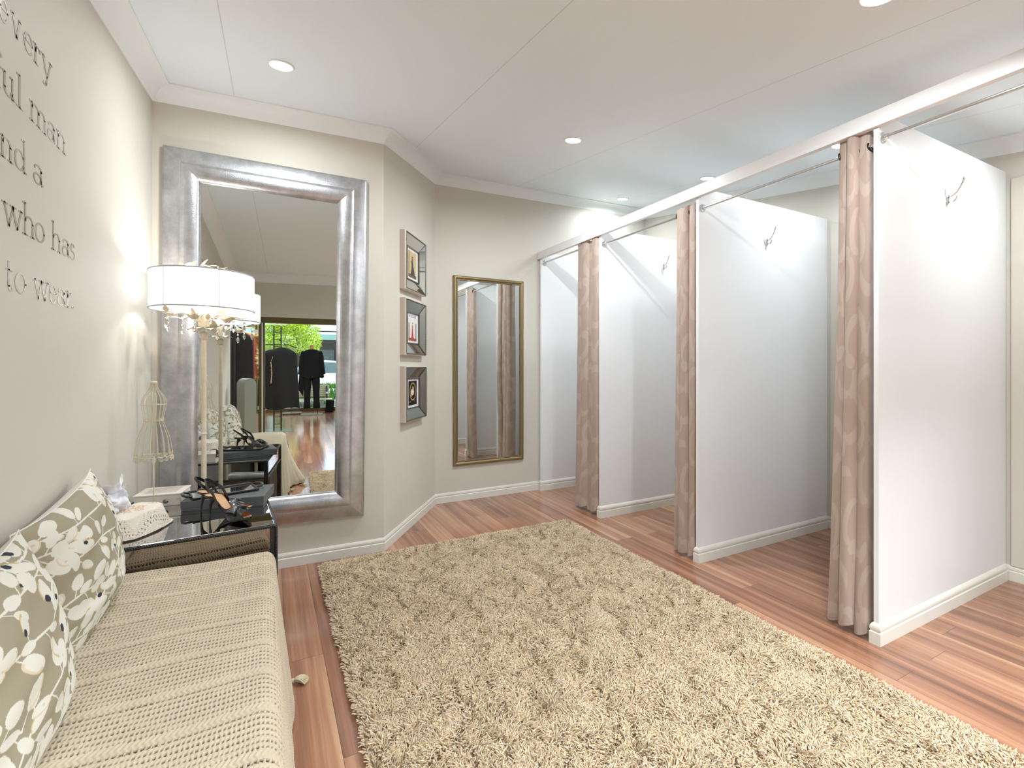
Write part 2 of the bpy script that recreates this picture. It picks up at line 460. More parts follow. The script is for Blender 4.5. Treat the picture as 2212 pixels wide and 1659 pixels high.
# ------------------------------------------------------------------ shop behind the camera
def sw(name, lab, *bx, mat='wall'):
    w = MB()
    for q in bx: w.box(*q)
    return tag(struct(w.build(name, M[mat])), lab, 'wall')
sw('wall_shop_left', 'beige side wall of the shop beyond the garment rail', (-2.5, -2.4, -7.95, -.07, 0, 3))
sw('wall_shop_right', 'beige side wall of the shop beyond the opening', (3.4, 3.5, -7.95, -.09, 0, 3))
sw('wall_shop_rear', 'beige wall of the shop beside the opening', (-2.4, -.7, -.12, -.02, 0, 3), (-.7, 3.4, -.14, -.09, 2.6, 3), (3.0, 3.4, -.14, -.09, 0, 2.6), (-.7, 3.0, -.14, -.09, 1.95, 2.6))
sw('wall_shop_front', 'beige wall above the shop window', (-2.4, 3.4, -7.95, -7.85, 2.62, 3))
c2 = MB().box(-2.5, 3.5, -7.95, -.05, 2.98, 3.05).build('ceiling_shop', M['ceiling'])
tag(struct(c2), 'white ceiling of the shop beyond the opening', 'ceiling')
wf = MB()
for x in (-2.35, -.92, 1.62, 3.35): wf.box(x - .03, x + .03, -7.93, -7.87, .1, 2.62)
wf.box(-2.4, 3.4, -7.94, -7.86, .0, .1).box(-2.4, 3.4, -7.93, -7.87, 2.56, 2.62)
wfo = wf.build('window_1', M['bronze_frame']); tag(struct(wfo), 'bronze framed shop window onto the street', 'window')
MB().box(-2.32, 3.32, -7.906, -7.900, .1, 2.56).build('pane', M['window_glass'], wfo)

g = MB().box(-14, 14, -12.4, -7.95, -.16, -.04).build('pavement', M['pave']); tag(struct(g), 'pale paved footpath outside the shop window', 'pavement')
g = MB().box(-30, 30, -46, -12.4, -.26, -.14).build('road', M['asphalt']); tag(struct(g), 'grey road beyond the footpath', 'road')

# ------------------------------------------------------------------ downlights
DL = [(.057, 2.682, 'ceiling downlight nearest the big silver mirror'), (1.89, 2.719, 'ceiling downlight in the middle of the sloping ceiling'),
      (3.357, 3.91, 'farthest downlight, over the cubicle by the back wall'), (3.367, 2.828, 'downlight just above the white rail'),
      (3.369, 1.758, 'downlight half hidden behind the nearest curtain'), (1.904, .871, 'downlight cut off by the top of the picture'),
      (3.37, .66, 'downlight over the nearest cubicle, right of the largest partition')]
nz = np.array([-.018, -.150, 1.]); nz /= np.linalg.norm(nz)
ring = MB().lathe([(.052, .001), (.052, -.004), (.055, -.007), (.061, -.006), (.064, -.002), (.064, .002)], n=40, cap=False)
lens = MB().lathe([(.0001, -.0045), (.052, -.0045)], n=40, cap=False)
d0 = empty('downlight'); ring.build('trim_ring', M['white_plastic'], d0, True); lens.build('lens', M['lens'], d0)
tilt = (math.atan2(.150, 1), math.atan2(-.018, 1), 0)
POW = {0: 4.5, 1: 12, 2: 4, 3: 3.0, 4: 3.2, 5: 8, 6: 4.2}
for i, (x, y, lab) in enumerate(DL):
    o = d0 if i == 0 else copy_tree(d0)
    o.location = (x, y, CZ(x, y)); o.rotation_euler = tilt
    tag(o, lab, 'downlight', 'recessed ceiling downlights')
    li = bpy.data.lights.new('downlight_lamp', 'AREA'); li.shape = 'DISK'; li.size = .085; li.energy = POW[i]; li.color = (.895, .963, 1); li.spread = R(165)
    lo = bpy.data.objects.new('downlight_lamp', li); COL.objects.link(lo)
    lo.location = (x + nz[0] * -.012, y - nz[1] * .012, CZ(x, y) - .012); lo.rotation_euler = tilt
# unseen soft fill lights added under the shop ceiling, behind the camera
for x, y, e in ((-.9, -1.6, 32), (1.2, -1.2, 46), (2.6, -1.4, 40), (1.2, -4.2, 22), (-.9, -4.2, 16)):
    li = bpy.data.lights.new('shop_fill_light', 'AREA'); li.shape = 'RECTANGLE'; li.size = 1.2; li.size_y = 1.2; li.energy = e; li.color = (.895, .963, 1)
    lo = bpy.data.objects.new('shop_fill_light', li); COL.objects.link(lo); lo.location = (x, y, 2.965)

# ------------------------------------------------------------------ sky and sun
w = bpy.data.worlds.new('sky'); scene.world = w; w.use_nodes = True
nt = w.node_tree; bg = nt.nodes['Background']
sk = nt.nodes.new('ShaderNodeTexSky'); sk.sky_type = 'NISHITA'; sk.sun_elevation = R(52); sk.sun_rotation = R(35); sk.sun_disc = False
nt.links.new(sk.outputs[0], bg.inputs['Color']); bg.inputs['Strength'].default_value = .36
su = bpy.data.lights.new('sun', 'SUN'); su.energy = 3.2; su.angle = R(1); su.color = (1, .97, .9)
so = bpy.data.objects.new('sun', su); COL.objects.link(so); so.rotation_euler = (R(40), R(18), 0)

vs = scene.view_settings
vs.view_transform = 'Standard'; vs.look = 'None'; vs.gamma = 1; vs.exposure = 1.27; vs.use_curve_mapping = False
# ------------------------------------------------------------------ big silver mirror (hung on the front wall, a touch crooked)
WA = np.array([.073, 3.369]); wd = np.array([.647, -.018]); wd /= np.linalg.norm(wd); wang = math.atan2(wd[1], wd[0])
def framed(prof, w, h):
    """prof: (inward, height) pairs from the outer edge; frame in local xz, facing -y"""
    mb = MB(); m = len(prof)
    ring = []
    for i, hgt in prof:
        ring.append([(-w / 2 + i, -hgt, -h / 2 + i), (w / 2 - i, -hgt, -h / 2 + i), (w / 2 - i, -hgt, h / 2 - i), (-w / 2 + i, -hgt, h / 2 - i)])
    for s in range(4):
        e = (s + 1) % 4
        vs = [ring[k][s] for k in range(m)] + [ring[k][e] for k in range(m)]
        mb.add(vs, [(k, m + k, m + k + 1, k + 1) for k in range(m - 1)])
    return mb
cx = .018; cpos = WA + wd * ((cx - WA[0]) / wd[0])
bm = empty('wall_mirror', (cpos[0] - .0005, cpos[1] - .002, 1.428), wang)
bm.rotation_euler = (0, R(.55), wang)
tag(bm, 'huge rectangular mirror in a wide hammered silver frame', 'mirror')
fp = [(0, 0), (0, .022), (.008, .03)]
for k in range(9):                       # broad flat outer band, rising gently
    t = k / 8; fp.append((.010 + .078 * t, .031 + .016 * math.sin(t * PI / 2)))
fp.append((.0885, .0465))
for k in range(1, 13):                   # inner roll down to the glass
    a = k / 12 * PI / 2; fp.append((.089 + .098 * math.sin(a), .018 + .034 * math.cos(a) + .006 * math.sin(2 * a)))
fp += [(.189, .016), (.189, .008)]
framed(fp, 1.15, 2.305).build('frame', M['silver'], bm, 'auto')
g = MB(); g.add([(-.388, -.012, -.966), (.388, -.012, -.966), (.388, -.012, .966), (-.388, -.012, .966)], [(0, 1, 2, 3)])
gl = MB(); gl.box(-.388, .388, -.0125, -.006, -.966, .966); gl.build('glass', M['glass_mirror'], bm)

# ------------------------------------------------------------------ slim gold mirror on the back wall
gm = tag(empty('wall_mirror', (1.949, 4.2545, 1.252)), 'slim tall mirror in a narrow gold frame reflecting the curtains', 'mirror')
pf = [(0, 0), (0, .016), (.004, .021), (.014, .024), (.024, .021), (.028, .015), (.032, .013), (.036, .016), (.040, .016), (.043, .010), (.045, .008), (.045, .004)]
framed(pf, .762, 1.828).build('frame', M['gold_frame'], gm, 'auto')
gl = MB(); gl.box(-.34, .34, -.008, -.003, -.873, .873); gl.build('glass', M['glass_mirror'], gm)
be = MB()
for s in (-1, 1):
    for k in range(100): be.box(s * .3365 - .002, s * .3365 + .002, -.013, -.007, -.86 + k * .0172, -.86 + k * .0172 + .011)
for s in (-1, 1):
    for k in range(40): be.box(-.33 + k * .0165, -.33 + k * .0165 + .011, -.013, -.007, s * .87 - .002, s * .87 + .002)
be.build('beading', M['pewter'], gm)

# ------------------------------------------------------------------ three small mirrored picture frames on the angled wall
A0 = np.array([.72, 3.351]); A1 = np.array([1.391, 4.258]); ad = (A1 - A0) / np.linalg.norm(A1 - A0); aang = math.atan2(ad[1], ad[0])
def ell(x, y, cx, cy, rx, ry, a=0):
    c, s = math.cos(a), math.sin(a)
    u = (x - cx) * c + (y - cy) * s; v = -(x - cx) * s + (y - cy) * c
    return (u / rx) ** 2 + (v / ry) ** 2 < 1
def seg_d(x, y, p, q):
    px, py = p; dx, dy = q[0] - px, q[1] - py
    t = np.clip(((x - px) * dx + (y - py) * dy) / (dx * dx + dy * dy + 1e-9), 0, 1)
    return np.hypot(x - px - t * dx, y - py - t * dy)
def print_art(kind):
    nx, ny = 90, 150
    y, x = np.meshgrid(np.linspace(0, 1.5, ny), np.linspace(0, 1, nx), indexing='ij')
    C = np.zeros((ny, nx, 3)); C[:] = lin(214, 206, 186)
    def put(mk, *rgb): C[mk] = lin(*rgb)
    if kind == 0:      # dark gown against a sandy ground
        put(y > .2, 206, 186, 140); put((x < .16) & (y > .2), 168, 140, 92); put(y < .2, 120, 96, 72)
        gown = (np.abs(x - .5 - .05 * np.sin(y * 4)) < .11 + .30 * np.clip(.75 - y, 0, 1) ** 1.2) & (y > .14) & (y < .98)
        put(gown, 74, 68, 72); put(ell(x, y, .52, 1.12, .1, .2), 96, 88, 92); put(ell(x, y, .55, 1.3, .06, .07), 220, 180, 150)
        put(seg_d(x, y, (.55, 1.15), (.8, .95)) < .03, 220, 180, 150)
    elif kind == 1:    # rose gown between pale drapes
        put(y > -1, 228, 224, 216); put((np.abs(x - .5) > .36) & (y < 1.2), 150, 140, 128); put(y < .2, 150, 96, 66)
        gown = (np.abs(x - .5) < .08 + .2 * np.clip(.7 - y, 0, 1) ** 1.5) & (y > .06) & (y < .85)
        put(gown, 190, 66, 84); put(ell(x, y, .5, .93, .09, .16), 206, 120, 116); put(ell(x, y, .52, 1.14, .05, .06), 216, 178, 150)
        put(ell(x, y, .5, 1.2, .06, .03), 50, 36, 30)
    else:              # gold hoop on black
        put(y > -1, 18, 17, 20)
        rr = np.hypot((x - .52) / .36, (y - .84) / .52); put(np.abs(rr - 1) < .07, 196, 158, 84)
        put(ell(x, y, .46, .8, .2, .2, .5), 226, 212, 196); put(ell(x, y, .55, 1.03, .08, .14, .3), 214, 176, 150)
        put(ell(x, y, .3, .58, .12, .08), 200, 120, 96); put(ell(x, y, .7, .3, .05, .12), 120, 96, 70); put(ell(x, y, .2, .22, .05, .04), 190, 180, 170)
    return x, y, C

# ------------------------------------------------------------------ a hand-built serif alphabet (strokes -> ribbons)
def arc(cx, cy, rx, ry, a0, a1, n=18):
    return [(cx + rx * math.cos(R(a0 + (a1 - a0) * i / n)), cy + ry * math.sin(R(a0 + (a1 - a0) * i / n))) for i in range(n + 1)]
GL = {
 'e': [arc(.5, .5, .42, .5, 8, 318), [(.1, .56), (.92, .56)]],
 'v': [[(.1, 1), (.5, 0)], [(.5, 0), (.88, 1)], [(-.04, .99), (.28, .99)], [(.74, .99), (1.02, .99)]],
 'r': [[(.3, 0), (.3, 1)], [(.05, .97), (.3, .97)], arc(.66, .62, .36, .34, 180, 62), [(.82, .9), (.84, .78)], [(.05, .01), (.6, .01)]],
 'y': [[(.1, 1), (.52, 0)], [(.9, 1), (.42, -.42)], arc(.28, -.42, .16, .12, 0, -150, 8), [(-.04, .99), (.28, .99)], [(.74, .99), (1.04, .99)]],
 'f': [[(.4, 0), (.4, 1.3)], arc(.68, 1.3, .28, .3, 180, 40, 10), [(.1, .97), (.85, .97)], [(.1, .01), (.75, .01)]],
 'u': [[(.14, 1), (.14, .3)], arc(.45, .3, .31, .3, 180, 350, 14), [(.8, 1), (.8, .0)], [(-.04, .97), (.14, .97)], [(.6, .97), (.8, .97)], [(.8, .01), (1.02, .03)]],
 'l': [[(.5, 0), (.5, 1.62)], [(.1, 1.58), (.5, 1.58)], [(.05, .01), (.95, .01)]],
 'm': [[(.1, 0), (.1, 1)], arc(.32, .68, .21, .3, 170, 0, 12), [(.53, .68), (.53, 0)], arc(.74, .68, .2, .3, 170, 0, 12), [(.94, .68), (.94, 0)],
       [(-.05, .97), (.1, .97)], [(-.04, .01), (.24, .01)], [(.40, .01), (.67, .01)], [(.81, .01), (1.07, .01)]],
 'a': [arc(.42, .28, .36, .27, 20, 360, 18), [(.82, .78), (.82, .14)], arc(.46, .72, .36, .26, 160, 0, 12), [(.82, .14), (.9, .02), (1.04, .08)]],
 'n': [[(.18, 0), (.18, 1)], arc(.52, .66, .32, .32, 170, 0, 14), [(.84, .66), (.84, 0)], [(0, .97), (.18, .97)], [(0, .01), (.4, .01)], [(.64, .01), (1.04, .01)]],
 'h': [[(.18, 0), (.18, 1.62)], arc(.52, .66, .32, .32, 170, 0, 14), [(.84, .66), (.84, 0)], [(0, 1.58), (.18, 1.58)], [(0, .01), (.4, .01)], [(.64, .01), (1.04, .01)]],
 'd': [arc(.42, .48, .38, .47, 25, 335), [(.82, 1.62), (.82, .0)], [(.6, 1.58), (.82, 1.58)], [(.82, .01), (1.04, .03)]],
 'w': [[(.06, 1), (.3, 0)], [(.3, 0), (.52, .98)], [(.48, 1), (.74, 0)], [(.74, 0), (.96, 1)], [(-.04, .99), (.22, .99)], [(.36, .99), (.64, .99)], [(.84, .99), (1.05, .99)]],
 'o': [arc(.5, .5, .44, .49, 0, 360, 26)],
 's': [arc(.5, .74, .32, .25, 30, 230, 14) + arc(.5, .26, .36, .26, 60, -150, 14)],
 't': [[(.4, 1.35), (.4, .2)], arc(.66, .2, .26, .2, 180, 320, 8), [(.05, .97), (.85, .97)]],
 '.': [arc(.5, .08, .22, .05, 0, 360, 10)],
 'V': [[(.08, 1.5), (.5, 0)], [(.5, 0), (.92, 1.5)]], 'O': [arc(.5, .75, .45, .75, 0, 360, 24)],
 'G': [arc(.5, .75, .45, .75, 40, 330, 22), [(.92, .1), (.92, .68)], [(.62, .68), (1, .68)]],
 'U': [[(.1, 1.5), (.1, .45)], arc(.5, .45, .4, .45, 180, 360, 14), [(.9, .45), (.9, 1.5)]],
 'E': [[(.15, 0), (.15, 1.5)], [(.15, 1.47), (.9, 1.47)], [(.15, .76), (.7, .76)], [(.15, .03), (.95, .03)]],
}
def glyph(mb, ch, x0, x1, y0, xh, thick, f3):
    """ribbons for one letter in a local (a, b) plane; f3 maps (a, b, lift) to 3d"""
    for st in GL[ch]:
        P = [np.array([x0 + (x1 - x0) * px, y0 + xh * py]) for px, py in st]
        n = len(P); Lf = []; Rt = []
        for i in range(n):
            t = P[min(i + 1, n - 1)] - P[max(i - 1, 0)]; t = t / (np.linalg.norm(t) + 1e-9)
            wv = thick * (.42 + .58 * abs(t[1]) ** 1.3)
            nn = np.array([-t[1], t[0]]) * wv / 2
            ex = t * thick * .2 * (-1 if i == 0 else (1 if i == n - 1 else 0))
            Lf.append(P[i] + nn + ex); Rt.append(P[i] - nn + ex)
        vs = [f3(*p, 1) for p in Lf] + [f3(*p, 1) for p in Rt] + [f3(*p, 0) for p in Lf] + [f3(*p, 0) for p in Rt]
        fs = []
        for i in range(n - 1):
            fs += [(i, n + i, n + i + 1, i + 1), (2 * n + i, i + 2 * n + 1, 3 * n + i + 1, 3 * n + i), (i, i + 1, 2 * n + i + 1, 2 * n + i), (n + i, 3 * n + i, 3 * n + i + 1, n + i + 1)]
        fs += [(0, 2 * n, 3 * n, n), (n - 1, 2 * n - 1, 4 * n - 1, 3 * n - 1)]
        mb.add(vs, fs)

SF = [(.284, .740, 2.115, .452, 'top picture: dark gown print in a mirror panelled frame'),
      (.288, .744, 1.603, .440, 'middle picture: rose gown print with heading in a mirror panelled frame'),
      (.288, .752, 1.079, .433, 'lowest picture: gold hoop on black in a mirror panelled frame')]
for k, (s0, s1, zc, hh, lab) in enumerate(SF):
    ww = s1 - s0; p = A0 + ad * (s0 + s1) / 2
    f = tag(empty('picture_frame', (p[0], p[1], zc), aang), lab, 'picture frame', 'small mirror framed pictures on the angled wall')
    sides = MB(); fr_ = [(0, 0), (0, .046), (.006, .05)]
    framed(fr_, ww, hh).build('frame', M['champagne'], f)
    framed([(.005, .049), (.010, .051), (.015, .047)], ww, hh).build('outer_beading', M['pewter'], f)
    pn = .094
    ring0, ring1 = .015, pn
    for sd, nm in enumerate(('bottom', 'right', 'top', 'left')):
        c0 = [(-ww / 2 + ring0, -.046, -hh / 2 + ring0), (ww / 2 - ring0, -.046, -hh / 2 + ring0), (ww / 2 - ring0, -.046, hh / 2 - ring0), (-ww / 2 + ring0, -.046, hh / 2 - ring0)]
        c1 = [(-ww / 2 + ring1, -.018, -hh / 2 + ring1), (ww / 2 - ring1, -.018, -hh / 2 + ring1), (ww / 2 - ring1, -.018, hh / 2 - ring1), (-ww / 2 + ring1, -.018, hh / 2 - ring1)]
        e = (sd + 1) % 4
        q = [np.array(c0[sd]), np.array(c0[e]), np.array(c1[e]), np.array(c1[sd])]
        mid = sum(q) / 4; q = [mid + (v - mid) * np.array([.985, 1, .985]) for v in q]
        back = [v + np.array([0, .006, 0]) for v in q]
        MB().add([tuple(v) for v in q + back], [(0, 1, 2, 3), (7, 6, 5, 4), (0, 4, 5, 1), (1, 5, 6, 2), (2, 6, 7, 3), (3, 7, 4, 0)]).build('mirror_panel', M['smoke_mirror'], f)
    ib = framed([(pn - .004, .018), (pn, .024), (pn + .007, .024), (pn + .009, .012)], ww, hh)
    for s in (-1, 1):
        for j in range(30):
            z = -hh / 2 + pn + (hh - 2 * pn) * (j + .2) / 30; ib.box(s * (ww / 2 - pn - .003) - .003, s * (ww / 2 - pn - .003) + .003, -.027, -.02, z, z + .0055)
            z = -hh / 2 + .008 + (hh - .016) * (j + .2) / 30; ib.box(s * (ww / 2 - .008) - .003, s * (ww / 2 - .008) + .003, -.054, -.047, z, z + .009)
    ib.build('inner_beading', M['pewter'], f)
    iw, ih = ww - 2 * pn, hh - 2 * pn
    MB().box(-iw / 2 - .002, iw / 2 + .002, -.013, -.009, -ih / 2 - .002, ih / 2 + .002).build('mat_board', M['mat_board'], f)
    x, y, C = print_art(k)
    pw_, ph_ = iw * .66, ih * (.72 if k == 1 else .8)
    P = np.stack([(x - .5) * pw_, np.full_like(x, -.0137), (y / 1.5 - .5) * ph_ - (.012 if k == 1 else 0)], -1)
    fast_grid('print', P, M['print'], f, C, False)
    if k == 1:
        hb = MB(); lw = pw_ / 5.4
        for j, ch in enumerate('VOGUE'):
            x0 = -pw_ / 2 + .01 + j * lw * 1.05
            glyph(hb, ch, x0, x0 + lw * .72, ph_ / 2 - .004, .0125, .004, lambda a, b, l: (a, -.0135 - .0006 * l, b))
        hb.build('heading', M['black_wood'], f)

# ------------------------------------------------------------------ lettering on the left wall
def yof(u, x=-.6):
    a = (u - 1106) / 1015; s, c = math.sin(TH), math.cos(TH)
    return x * (c - a * s) / (s + a * c)
XH = .0545
WORDS = [('every', 2.178, [(-3, 18), (25, 45), (51, 71), (71, 88), (90, 111)]),
         ('ful', 2.0, [(-10, 4), (6, 31), (35, 49)]),
         ('man', 2.0, [(65, 98), (102, 119), (122, 141)]),
         ('nd', 1.832, [(0, 26), (31, 56)]), ('a', 1.832, [(72, 92)]),
         ('who', 1.665, [(6, 47), (49, 74), (75, 96)]), ('has', 1.665, [(111, 131), (134, 149), (151, 162)]),
         ('to', 1.497, [(12, 28), (32, 56)]), ('wear.', 1.497, [(73, 104), (106, 122), (124, 141), (142, 154), (153, 160)])]
wl = tag(empty('wall_lettering', (-.6, 1.9, 1.5)), 'glossy taupe vinyl serif words across the left wall', 'lettering')
for wd_, zb, rg in WORDS:
    mb = MB()
    for ch, (u0, u1) in zip(wd_, rg):
        glyph(mb, ch, yof(u0) - 1.9, yof(u1) - 1.9, zb - 1.5, XH, .0102, lambda a, b, l: (.0002 + .0007 * l, a, b))
    mb.build('word', M['letters'], wl)

# ------------------------------------------------------------------ curtain rods, curtains, hooks
ROD = [(3.2415, 4.1925, 2.374, 'curtain rod over the farthest cubicle, next to the gold mirror'), (2.2095, 3.2145, 2.343, 'curtain rod over the second farthest cubicle'),
       (1.1785, 2.1845, 2.345, 'longest-looking curtain rod, over the cubicle behind the nearest curtain'), (.052, 1.1545, 2.368, 'curtain rod running out of the top right corner')]
XR = 2.556
for i, (y0, y1, z, lab) in enumerate(ROD):
    r = tag(empty('curtain_rod', (XR, y1, z)), lab, 'curtain rod', 'chrome curtain rods between the partitions')
    MB().tube([(0, 0, 0), (0, (y0 - y1), 0)], .0085, 14).build('rod', M['rod'], r, 'auto')
    for yy, sg in ((0, -1), (y0 - y1, 1)):
        fl_ = MB().lathe([(.0001, 0), (.026, 0), (.026, .003), (.021, .006), (.013, .007), (.013, .022), (.009, .024)], n=28)
        fl_.xf(lambda p, yy=yy, sg=sg: (p[0], yy + sg * p[2], p[1])).build('flange', M['chrome'], r, 'auto')

def curtain_cols(nu, nv, wid=1.15, hgt=2.36):
    """large swirl leaves, paler on taupe"""
    U, V = np.meshgrid(np.linspace(0, wid, nu), np.linspace(0, hgt, nv), indexing='ij')
    base = np.array(lin(170, 149, 136)); pale = np.array(lin(181, 162, 150))
    mk = np.zeros(U.shape, bool); r2 = np.random.default_rng(5)
    for a in range(7):
        for b in range(13):
            cx = (a + .5 * (b % 2)) * .25 + r2.uniform(-.02, .02); cy = b * .235 + r2.uniform(-.03, .03)
            an = r2.uniform(0, 2 * PI); rx = .115; ry = .062
            e1 = ell(U, V, cx, cy, rx, ry * 1.5, an); e2 = ell(U, V, cx + .05 * math.cos(an + 1.2), cy + .05 * math.sin(an + 1.2), rx * .92, ry * 1.25, an + .3)
            mk |= e1 & ~e2
            mk |= ell(U, V, cx + .125 * math.cos(an + 2.5), cy + .125 * math.sin(an + 2.5), .06, .034, an + .9)
    return np.where(mk[..., None], pale, base)
def curtain_mesh(seed, y_near, width, folds, flare, ztop, zbot):
    r2 = np.random.default_rng(seed)
    nu, nv = 260, 400
    t = np.linspace(0, 1, nu)[:, None]; s = np.linspace(0, 1, nv)[None, :]      # s: 0 top .. 1 bottom
    ph = 2 * PI * folds * t
    amp = .062 * (1 + .18 * np.sin(3 * t * PI + seed)) * (1 + .22 * s)
    sway = .010 * np.sin(2.2 * s * PI + 4 * t + seed)
    ph2 = PI * folds * t
    bl = np.abs(np.sin(ph2))
    yy = y_near + width * t * (1 + flare * s ** 1.6) - .016 * np.sin(2 * ph2) * (width / .15) + sway * .6 * s
    xx = .035 - amp * (1.25 * bl ** .55 - .15) + sway * s + .004 * np.sin(9 * s + 7 * t) * s
    zz = ztop + (zbot - ztop) * s + .012 * (np.sin(ph + .6) * s + .8 * np.sin(ph * .5 + seed) * s) - .006 * (1 - s) * np.cos(ph * 2)
    P = np.stack([xx + 0 * zz, yy + 0 * zz, zz + 0 * xx], -1)
    return P, curtain_cols(nu, nv)[:, ::-1]
CUR = [(3.262, .295, 4, .10, 2.41, .035, 2.374, 'farthest taupe swirl curtain, bunched beside the slim gold mirror'), (2.226, .165, 3, .12, 2.385, .03, 2.343, 'middle taupe swirl curtain, bunched at the middle partition'),
       (1.206, .128, 3, .45, 2.43, .028, 2.345, 'nearest and widest taupe swirl curtain, bunched at the largest partition')]
for i, (yn, wd_, fo, fla, zt, zb, zr, lab) in enumerate(CUR):
    c = tag(empty('curtain', (XR, yn, 0)), lab, 'curtain', 'taupe swirl curtains of the fitting cubicles')
    P, Cc = curtain_mesh(i + 1, 0, wd_, fo, fla, zt, zb)
    o = fast_grid('cloth', P, M['curtain'], c, Cc)
    for q in range(fo + 1):
        yq = wd_ * q / fo
        tr = [(.021 * math.cos(a), yq + .004 * math.sin(a), zr + .021 * math.sin(a)) for a in np.linspace(0, 2 * PI, 20, endpoint=False)]
        MB().tube(tr, .005, 8, True).build('grommet', M['dark_metal'], c, True)

HK = [(3.246, 3.2155, 2.215, 'coat hook on the partition behind the middle curtain'), (3.223, 2.1855, 2.20, 'coat hook on the middle partition'), (3.212, 1.1555, 2.185, 'coat hook on the largest-looking partition')]
h0 = empty('coat_hook')
MB().lathe([(.0001, 0), (.017, 0), (.017, .003), (.012, .006), (.0001, .007)], n=24).xf(lambda p: (p[0] * .62, -p[2], p[1] * 1.7)).build('plate', M['hook_metal'], h0, 'auto')
b_ = []
for k in range(15):
    t = k / 14; b_.append((0, -.006 - .062 * t ** .8, .012 + .022 * t + .062 * t ** 2.4))
MB().tube(b_, [.0055 - .0014 * math.sin(PI * k / 14) + (.001 if k > 11 else 0) for k in range(15)], 10).build('upper_prong', M['hook_metal'], h0, True)
b_ = [(0, -.006 - .030 * math.sin(R(a)), -.012 - .016 * math.sin(R(a) * 1.0) + .034 * (1 - math.cos(R(a)))) for a in range(0, 105, 8)]
MB().tube(b_, [.0048] * len(b_), 10).build('lower_prong', M['hook_metal'], h0, True)
for z in (.018, -.020): MB().ball((0, -.006, z), .0032, 6, .6).build('screw', M['dark_metal'], h0, True)
for i, (x, y, z, lab) in enumerate(HK):
    o = h0 if i == 0 else copy_tree(h0)
    o.location = (x, y, z); tag(o, lab, 'coat hook', 'chrome coat hooks on the partitions')

# ------------------------------------------------------------------ shag rug
rx0, rx1, ry0, ry1 = .29, 2.195, .58, 3.252
rg_ = tag(empty('shag_rug', ((rx0 + rx1) / 2, (ry0 + ry1) / 2, 0)), 'large beige shag rug on the timber floor', 'rug')
W2, H2 = (rx1 - rx0) / 2, (ry1 - ry0) / 2
gx, gy = 60, 84
xs = np.linspace(-W2 - .004, W2 + .004, gx)[:, None]; ys = np.linspace(-H2 - .004, H2 + .004, gy)[None, :]
top = np.stack([xs + 0 * ys, ys + 0 * xs, np.full((gx, gy), .012)], -1)
rb = MB(); rb.box(-W2, W2, -H2, H2, .0005, .012); rb.build('backing', M['rug_base'], rg_)
NS = 170000
px_ = rng.uniform(-W2, W2, NS); py_ = rng.uniform(-H2, H2, NS)
# clumped lean directions: smooth random field plus per-tuft scatter
def field(x, y, seed, sc_):
    r2 = np.random.default_rng(seed); out = np.zeros_like(x)
    for k in range(10):
        a = r2.uniform(0, 2 * PI); f = sc_ * r2.uniform(.6, 1.7); out += np.cos(f * (x * math.cos(a) + y * math.sin(a)) + r2.uniform(0, 6.28))
    return out / 3.2
ang = field(px_, py_, 1, 34) * 2.6 + field(px_, py_, 2, 9) * 2 + rng.normal(0, 1.0, NS)
tall = .031 + .003 * field(px_, py_, 3, 26) + rng.normal(0, .004, NS)
lean = np.clip(.020 + .005 * field(px_, py_, 4, 20) + rng.normal(0, .006, NS), .004, .05)
edge = np.minimum(np.minimum(px_ + W2, W2 - px_), np.minimum(py_ + H2, H2 - py_))
ez = np.clip(edge / .03, .0, 1)
tall = np.clip(tall * (.55 + .45 * ez), .01, .05)
dx, dy = np.cos(ang), np.sin(ang)
out_dx = np.where(px_ + W2 == edge, -1., np.where(W2 - px_ == edge, 1., 0)); out_dy = np.where(py_ + H2 == edge, -1., np.where(H2 - py_ == edge, 1., 0))
dx = dx * ez + out_dx * (1 - ez) * .8; dy = dy * ez + out_dy * (1 - ez) * .8
pts = np.zeros((NS, 5, 3), np.float32)
curl = rng.normal(0, .35, NS)
for k, t in enumerate((0, .3, .6, .85, 1.0)):
    l = lean * t ** 1.6
    pts[:, k, 0] = px_ + dx * l - dy * curl * l * t * .5
    pts[:, k, 1] = py_ + dy * l + dx * curl * l * t * .5
    pts[:, k, 2] = .010 + tall * (t - .28 * t ** 3)
hc = bpy.data.hair_curves.new('pile'); hc.add_curves([5] * NS)
hc.position_data.foreach_set('vector', pts.reshape(-1))
ra = hc.attributes.get('radius') or hc.attributes.new('radius', 'FLOAT', 'POINT')
rr = np.tile(np.array([.0018, .0021, .0021, .0019, .0011], np.float32), NS); ra.data.foreach_set('value', rr)
ca = hc.attributes.new('col', 'FLOAT_COLOR', 'CURVE')
pal = np.array([lin(214, 195, 162), lin(204, 184, 157), lin(200, 176, 146), lin(208, 194, 174), lin(190, 168, 138)])
cc = np.ones((NS, 4), np.float32); cc[:, :3] = pal[rng.integers(0, 5, NS)] * rng.uniform(.88, 1.13, (NS, 1)); ca.data.foreach_set('color', cc.reshape(-1))
po = bpy.data.objects.new('pile', hc); COL.objects.link(po); hc.materials.append(M['rug_yarn']); po.parent = rg_
po['kind'] = 'stuff'
